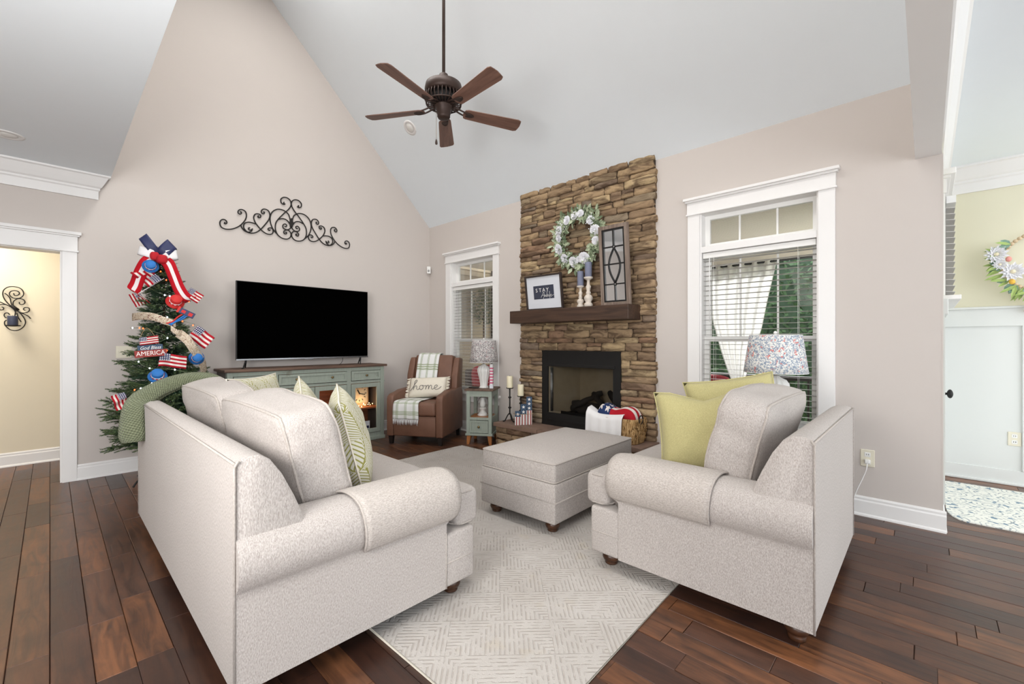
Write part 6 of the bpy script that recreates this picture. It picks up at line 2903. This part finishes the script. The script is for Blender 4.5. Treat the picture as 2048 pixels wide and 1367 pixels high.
for _ in range(5200):
    zz = 0.38 + 1.6 * rr_.random() ** 1.5
    a = rr_.uniform(0, 2 * pi)
    r_ = coneR(zz) * rr_.uniform(0.05, 0.62)
    p = Vector((r_ * cos(a), r_ * sin(a), zz))
    d = Vector((cos(a), sin(a), rr_.uniform(-.6, .6))).normalized()
    w_ = d.orthogonal().normalized() * 0.006
    b._face([b.bm.verts.new(p - w_), b.bm.verts.new(p + w_), b.bm.verts.new(p + d * 0.07)])
o = b.done('inner_needles', M['leaf'], t, keep_normals=True)
o['kind'] = 'stuff'

# direction towards the room for things hung on the tree
VT = Vector((-0.18, -0.98, 0)).normalized()
VR = Vector((0.98, -0.18, 0)).normalized()


def ribbon(bb, pts, side, w, n=5, uvs=None):
    sp_ = smoothpath(pts, n)
    N2 = len(sp_) - 1
    S = Vector(side).normalized()

    def fn(u, v):
        k = u * N2
        i = min(int(k), N2 - 1)
        return sp_[i].lerp(sp_[i + 1], k - i) + S * (v - 0.5) * w
    bb.grid(fn, N2, 4)


def m_ribbon():
    t_ = NT('striped_ribbon')
    tc = t_.n('ShaderNodeTexCoord')
    u, v, _ = t_.xyz(tc.outputs['UV'])
    m_ = t_.math('LESS_THAN', t_.math('ABSOLUTE', t_.math('SUBTRACT', v, 0.5)), 0.15)
    c = t_.mix(m_, srgb(172, 16, 30), srgb(222, 214, 214))
    t_.bump(t_.noise(t_.coord(), 300, 2), 0.3, 0.003)
    return t_.fin(c, 0.85, 0, 0.2)


M['ribbon'] = m_ribbon()
M['starribbon'] = m_shade('navy_dotted_ribbon', (44, 50, 92), [(52, 58, 100)], 60)
# bow
BC = Vector((0.665, 4.945, 2.0))
t = thing('tree_bow', 'large bow of navy, white and red ribbon on the top of the tree', 'bow', BC)


def wp(r_, up_, out_=0.0):
    return VR * r_ * 0.76 + Vector((0, 0, up_ * 0.96)) + VT * out_


for (ex, ez, w_, mm) in ((-0.135, 0.165, 0.075, 'navy'), (0.115, 0.125, 0.10, 'navy'), (-0.17, 0.045, 0.075, 'white'), (0.16, 0.035, 0.085, 'white')):
    b = B(uv=True)
    e = wp(ex, ez)
    sd = wp(-ez, ex).normalized()
    ribbon(b, [wp(0, 0, 0.01), e * 0.45 + VT * 0.055, e + VT * 0.03, e * 1.02 - VT * 0.02, e * 0.5 - VT * 0.045, wp(0, 0, -0.01)], sd, w_)
    b.done('loop', M[mm], t, solid=0.002)
b = B(uv=True)
ribbon(b, [wp(-0.02, 0.0, 0.01), wp(-0.10, -0.06, 0.06), wp(-0.16, -0.16, 0.05), wp(-0.20, -0.27, 0.03), wp(-0.225, -0.33, 0.04), wp(-0.17, -0.36, 0.07), wp(-0.12, -0.40, 0.06)], wp(0.8, -0.55), 0.10)
b.done('tail', M['ribbon'], t, solid=0.002)
b = B(uv=True)
ribbon(b, [wp(0.02, -0.01, 0.02), wp(0.09, -0.06, 0.09), wp(0.14, -0.17, 0.11), wp(0.19, -0.29, 0.12), wp(0.25, -0.37, 0.12), wp(0.31, -0.385, 0.09), wp(0.26, -0.40, 0.06), wp(0.2, -0.41, 0.06)], wp(0.88, 0.45), 0.092)
b.done('tail', M['ribbon'], t, solid=0.002)
b = B()
puff(b, 0.06, 0.10, 0.075, 0.4, mat=Matrix.Translation(wp(0.03, -0.025, 0.06)))
puff(b, 0.05, 0.05, 0.07, 0.4, 5, mat=Matrix.Translation(wp(-0.035, 0.0, 0.055)))
b.done('knot', M['red'], t)


def top_hat(loc, r_, mat, label, tilt):
    t_ = thing('hat_ornament', label, 'ornament', loc, 0, None, tilt)
    bb = B()
    bb.lathe([(r_, 0), (r_ * 1.02, 0.006), (r_ * 0.64, 0.012), (r_ * 0.62, r_ * 0.9), (r_ * 0.6, r_ * 0.95), (0.001, r_ * 0.96)], seg=28)
    bb.done('hat', mat, t_)
    bb = B()
    bb.lathe([(r_ * 0.66, 0.010), (r_ * 0.655, 0.30 * r_ + 0.01)], seg=28)
    bd = bb.done('band', M['white'], t_)
    bb = B()
    for k in range(10):
        a = k * 2 * pi / 10
        u = Vector((cos(a), sin(a), 0))
        w_ = Vector((-sin(a), cos(a), 0))
        c2 = u * (r_ * 0.665)
        bb.poly([c2 - w_ * r_ * .1 + Vector((0, 0, 0.012)), c2 + w_ * r_ * .1 + Vector((0, 0, 0.012)), c2 + w_ * r_ * .1 + Vector((0, 0, 0.28 * r_ + 0.01)), c2 - w_ * r_ * .1 + Vector((0, 0, 0.28 * r_ + 0.01))], u * 0.002)
    bb.done('band_stripe', M['hatred'], bd)


top_hat((0.60, 4.89, 1.905), 0.058, M['blue'], 'blue hat ornament below the left side of the tree bow', (radians(75), radians(-20), 0))
top_hat((0.76, 4.83, 1.60), 0.068, M['hatred'], 'red hat ornament in the upper middle of the tree', (radians(60), radians(10), 0))
top_hat((0.915, 4.82, 1.105), 0.060, M['blue'], 'blue hat ornament at the right side of the tree, low down', (radians(85), radians(15), 0))
top_hat((0.63, 4.75, 0.955), 0.066, M['blue'], 'blue hat ornament just above the green throw', (radians(50), radians(-10), 0))


def mini_flag(loc, w, h, yaw, roll, label, stick=True, droop=0.0, fold=0.012):
    t_ = thing('small_flag', label, 'flag', loc, 0)
    mt_ = Matrix.Rotation(yaw, 4, 'Z') @ Matrix.Rotation(roll, 4, 'Y')
    bb = B(uv=True)
    bb.grid(lambda u, v: mt_ @ Vector((u * w, fold * sin(u * 10 + v * 2), (v - 1) * h - droop * u * u + droop * .15 * sin(u * 7))), 14, 8)
    bb.done('cloth', M['flag'], t_, solid=0.0015)
    if stick:
        bb = B()
        bb.cyl(mt_ @ Vector((0, 0, 0.02)), mt_ @ Vector((0, 0, -h * 2.0)), 0.003, seg=6)
        bb.done('stick', M['white'], t_)


YW = atan2(VR.y, VR.x)
mini_flag((0.68, 4.90, 1.80), 0.17, 0.12, YW + pi, radians(-50), 'small flag on a white stick folded forward in the upper tree', True, 0.02, 0.02)
mini_flag((0.93, 4.83, 1.40), 0.17, 0.13, YW + 0.1, radians(38), 'small flag standing out from the right side of the tree', False, 0.01)
mini_flag((0.64, 4.73, 1.155), 0.19, 0.11, YW, radians(4), 'small flag draped at the lower middle of the tree', False, 0.02, 0.016)
mini_flag((0.43, 4.87, 0.83), 0.13, 0.09, YW + 0.3, radians(75), 'small flag hanging at the lower left edge of the tree', False, 0.0, 0.014)
mini_flag((0.545, 5.08, 1.70), 0.12, 0.08, YW, radians(65), 'small flag tip peeking out under the left ribbon tail', False)
mini_flag((0.87, 4.80, 1.74), 0.12, 0.09, YW, radians(35), 'small flag under the end of the right ribbon tail', False)
# garland of printed ribbon
t = thing('ribbon_garland', 'beige berry-print ribbon garland wound around the tree', 'garland', (TX, TYY, 0))
b = B(uv=True)
o0 = Vector((TX, TYY, 0))
G = [(0.50, 5.10, 1.47), (0.55, 4.93, 1.475), (0.615, 4.83, 1.465), (0.69, 4.78, 1.43), (0.76, 4.78, 1.41)]
ribbon(b, [Vector(p) - o0 for p in G], (0, 0, 1), 0.065)
G = [(0.78, 4.80, 1.33), (0.83, 4.73, 1.27), (0.87, 4.73, 1.20), (0.92, 4.78, 1.13), (0.97, 4.85, 1.04), (1.0, 4.95, 0.95)]
ribbon(b, [Vector(p) - o0 for p in G], (0.6, 0, 0.8), 0.075)
G = [(0.72, 4.76, 1.37), (0.76, 4.74, 1.335), (0.80, 4.78, 1.33)]
ribbon(b, [Vector(p) - o0 for p in G], (0, 0, 1), 0.05)
b.done('ribbon', M['garland'], t, solid=0.002)
# booklet ornament
t = thing('bell_ornament', 'red and blue tag ornament with dangling blue and red ribbons', 'ornament', (0.83, 4.74, 1.505), YW, None, (0, radians(28), YW))
b = B()
b.box(-0.07, -0.008, -0.025, 0.06, 0.008, 0.025, 0.003)
b.done('tag', M['navy'], t)
b = B()
b.box(-0.072, -0.010, -0.027, -0.055, 0.010, 0.027, 0.002)
b.box(-0.04, -0.0095, -0.012, -0.01, -0.0075, 0.012)
b.box(0.015, -0.0095, -0.014, 0.045, -0.0075, 0.014)
b.done('patch', M['hatred'], t)
for i, (xo, mm) in enumerate(((-0.02, 'hatred'), (0.0, 'blue'), (0.015, 'blue'))):
    b = B()
    b.loft(smoothpath([(xo, 0, -0.02), (xo - 0.02, -0.01, -0.07), (xo - 0.03 - 0.01 * i, 0, -0.115), (xo - 0.06, -0.005, -0.15)], 4), [0.006] * 13, 5)
    b.done('ribbon', M[mm], t)
# sign
t = thing('hanging_sign', 'small wooden sign reading God Bless America hung on the tree', 'sign', (0.575, 4.75, 1.17), 0, None, (0, radians(-5), YW))
b = B(uv=True)
b.grid(lambda u, v: Vector((-0.055 + 0.125 * u, -0.010 - 0.006 * sin(u * 9), 0.055 + 0.065 * v + 0.01 * u)), 12, 4)
b.done('flag_plaque', M['signflag'], t, solid=0.004)
b = B()
b.box(-0.072, -0.010, 0.005, 0.092, 0.0, 0.055, 0.002)
p1_ = b.done('upper_board', M['box_blue'], t)
b = B()
b.box(-0.095, -0.014, -0.045, 0.115, -0.002, 0.012, 0.002)
p2_ = b.done('lower_board', M['red_stripe'], t)
text_mesh('lettering', 'AMERICA', 0.052, M['letter'], p2_, (0.010, -0.0148, -0.016), (radians(90), 0, 0), 0.0006, 'CENTER', 0, 0.88)
text_mesh('lettering', 'God Bless', 0.040, M['letter'], p1_, (0.010, -0.0108, 0.030), (radians(90), 0, 0), 0.0006, 'CENTER', 0.35, 0.84)
b = B()
b.loft(smoothpath([(-0.05, -0.004, 0.12), (0.0, 0, 0.20), (0.05, -0.004, 0.125)], 4), 0.0016, 5)
b.done('hanger', M['twine'], t)
# string lights
LTS = [[0.616, 5.166, 1.753], [0.624, 5.026, 1.822], [0.704, 4.922, 1.664], [0.732, 4.872, 1.654], [0.634, 4.913, 1.487], [0.713, 4.863, 1.466], [0.522, 5.265, 1.378], [0.544, 5.021, 1.373], [0.559, 4.943, 1.367], [0.708, 4.824, 1.285], [0.527, 4.923, 1.19], [0.543, 4.888, 1.134], [0.562, 4.875, 1.143], [0.524, 4.893, 1.083], [0.701, 4.803, 1.176], [0.831, 4.673, 0.967], [0.598, 4.791, 0.901], [0.678, 4.762, 0.94], [0.494, 4.853, 0.849], [0.53, 4.824, 0.861], [0.56, 5.226, 1.597], [0.684, 4.981, 1.877], [0.717, 4.937, 1.8], [0.772, 4.85, 1.566], [0.83, 4.94, 1.629], [0.874, 4.894, 1.616], [0.899, 4.867, 1.401], [0.509, 4.934, 1.147], [0.818, 4.846, 1.434], [0.589, 4.827, 1.027], [0.736, 4.671, 1.015], [0.469, 4.858, 0.779]]
COLR = 'wrwwrwwrrwwrrwrwwrrwwrrwrrrrrwwr'
t = thing('string_lights', 'red and white string lights wound through the tree', 'lights', (TX, TYY, 0))
first = {}
for p, ch in zip(LTS, COLR):
    q_ = Vector(p) + VT * 0.035 - o0
    if ch not in first:
        b = B()
        b.sphere((0, 0, 0), 0.0052, 1, (1, 1, 1.4))
        first[ch] = b.done('bulb', M['bulb_w' if ch == 'w' else 'bulb_r'], t, q_)
    else:
        o = first[ch].copy()
        COL.objects.link(o)
        o.parent = t
        o.location = q_
b = B()
order = sorted(LTS, key=lambda p: -p[2])
b.loft(smoothpath([Vector(p) + VT * 0.025 - o0 for p in order], 3), 0.0016, 4)
b.done('wire', M['wreathdark'], t)

# ================================================================ dining wreath
t = thing('hoop_wreath', 'wood bead hoop wreath with white dahlias on the dining room wall', 'wreath', (5.74, -0.72, 1.93))
HR = 0.25
bd = None
for k in range(52):
    a = 2 * pi * k / 52
    p = (-0.03, HR * cos(a), HR * sin(a))
    if bd is None:
        b = B()
        b.sphere((0, 0, 0), 0.0165, 2)
        bd = b.done('bead', M['bead'], t, p)
    else:
        o = bd.copy()
        COL.objects.link(o)
        o.parent = t
        o.location = p
rnd = random.Random(12)


def dpos(dy, dz, out=0.06):
    return Vector((-out, dy, dz))


for dy, dz, r_ in ((0.28, 0.08, 0.075), (0.185, -0.08, 0.08), (0.26, -0.01, 0.045)):
    b = B()
    c_ = dpos(dy - 0.0, dz, 0.085)
    for ly in range(3):
        for k in range(11):
            an = 2 * pi * (k + 0.5 * ly) / 11
            u = Vector((0, cos(an), sin(an)))
            leaf(b, c_ + u * 0.006, u + Vector((-0.25 - 0.35 * ly, 0, 0)), Vector((-1, 0, 0)), r_ * (1 - 0.2 * ly), r_ * 0.17)
    fl = b.done('dahlia', M['petal'], t, keep_normals=True)
    b = B()
    b.sphere(c_ + Vector((-0.012, 0, 0)), r_ * 0.22, 2)
    b.done('flower_centre', M['candle'], fl)
for i in range(64):
    a = rnd.uniform(radians(-20), radians(40)) if i < 38 else rnd.uniform(radians(-85), radians(-20))
    p = Vector((-0.045 - rnd.uniform(0, 0.03), HR * cos(a), HR * sin(a)))
    out = Vector((rnd.uniform(-.4, 0), cos(a) + rnd.uniform(-.6, .6), sin(a) * 0.6 + rnd.uniform(-.7, .4)))
    b = B()
    kind = rnd.random()
    if kind < 0.6:
        leaf(b, p, out, (-1, 0, 0.2), rnd.uniform(0.06, 0.09), 0.024)
        b.done('leaf', M['beadleaf'], t, keep_normals=True)
    else:
        leaf(b, p, out, (-1, 0, 0.2), rnd.uniform(0.09, 0.14), 0.014)
        b.done('leaf', M['lightleaf'], t, keep_normals=True)
for dy, dz, mm in ((0.19, -0.165, 'yellow'), (0.09, -0.12, 'yellow'), (0.21, 0.03, 'peach')):
    b = B()
    b.sphere(dpos(dy, dz, 0.09), 0.02, 2, (1, 1, 1.2))
    b.done('bud', M[mm], t)
b = B()
b.poly([dpos(0.06, -0.10, .06), dpos(-0.02, -0.06, .07), dpos(0.0, -0.15, .07)], (0.004, 0, 0))
b.poly([dpos(0.10, -0.28, .05), dpos(0.03, -0.27, .05), dpos(0.035, -0.44, .04), dpos(0.075, -0.43, .035), dpos(0.12, -0.42, .04)], (0.004, 0, 0))
b.poly([dpos(0.08, -0.10, .07), dpos(0.0, -0.13, .08), dpos(0.01, -0.22, .07), dpos(0.06, -0.20, .06)], (0.004, 0, 0))
b.done('burlap_bow', M['burlap'], t)

GROUPS = {'small_flag': 'small flags on the tree', 'hat_ornament': 'hat ornaments on the tree', 'throw_pillow': 'scatter pillows on the sofa and loveseat',
          'candlestick': 'candlesticks on the mantel', 'iron_candle_stand': 'iron candle stands on the hearth', 'pillar_candle': 'pillar candles',
          'window_blind': 'window blinds', 'porch_chair': 'porch chairs', 'recessed_light': 'recessed lights', 'greeting_card': 'cards in the cabinet',
          'wall_outlet': 'wall outlets', 'table_lamp': 'fluted table lamps', 'side_table': 'sage green side tables'}
for o in bpy.data.objects:
    k_ = o.name.split('.')[0]
    if o.parent is None and k_ in GROUPS:
        o['group'] = GROUPS[k_]

# ================================================================ put every thing's origin at its base
for o in list(bpy.data.objects):
    if o.parent is None and o.type == 'EMPTY' and o.location.length < 1e-6 and o.children and max(abs(a) for a in o.rotation_euler) < 1e-6:
        bpy.context.view_layer.update()
        pts = []
        for c_ in o.children:
            if c_.type == 'MESH':
                pts += [c_.matrix_world @ Vector(q_) for q_ in c_.bound_box]
        if not pts:
            continue
        lo_ = Vector((min(p.x for p in pts), min(p.y for p in pts), min(p.z for p in pts)))
        hi_ = Vector((max(p.x for p in pts), max(p.y for p in pts), max(p.z for p in pts)))
        d = Vector(((lo_.x + hi_.x) / 2, (lo_.y + hi_.y) / 2, lo_.z))
        o.location = d
        for c_ in o.children:
            c_.location = c_.location - d
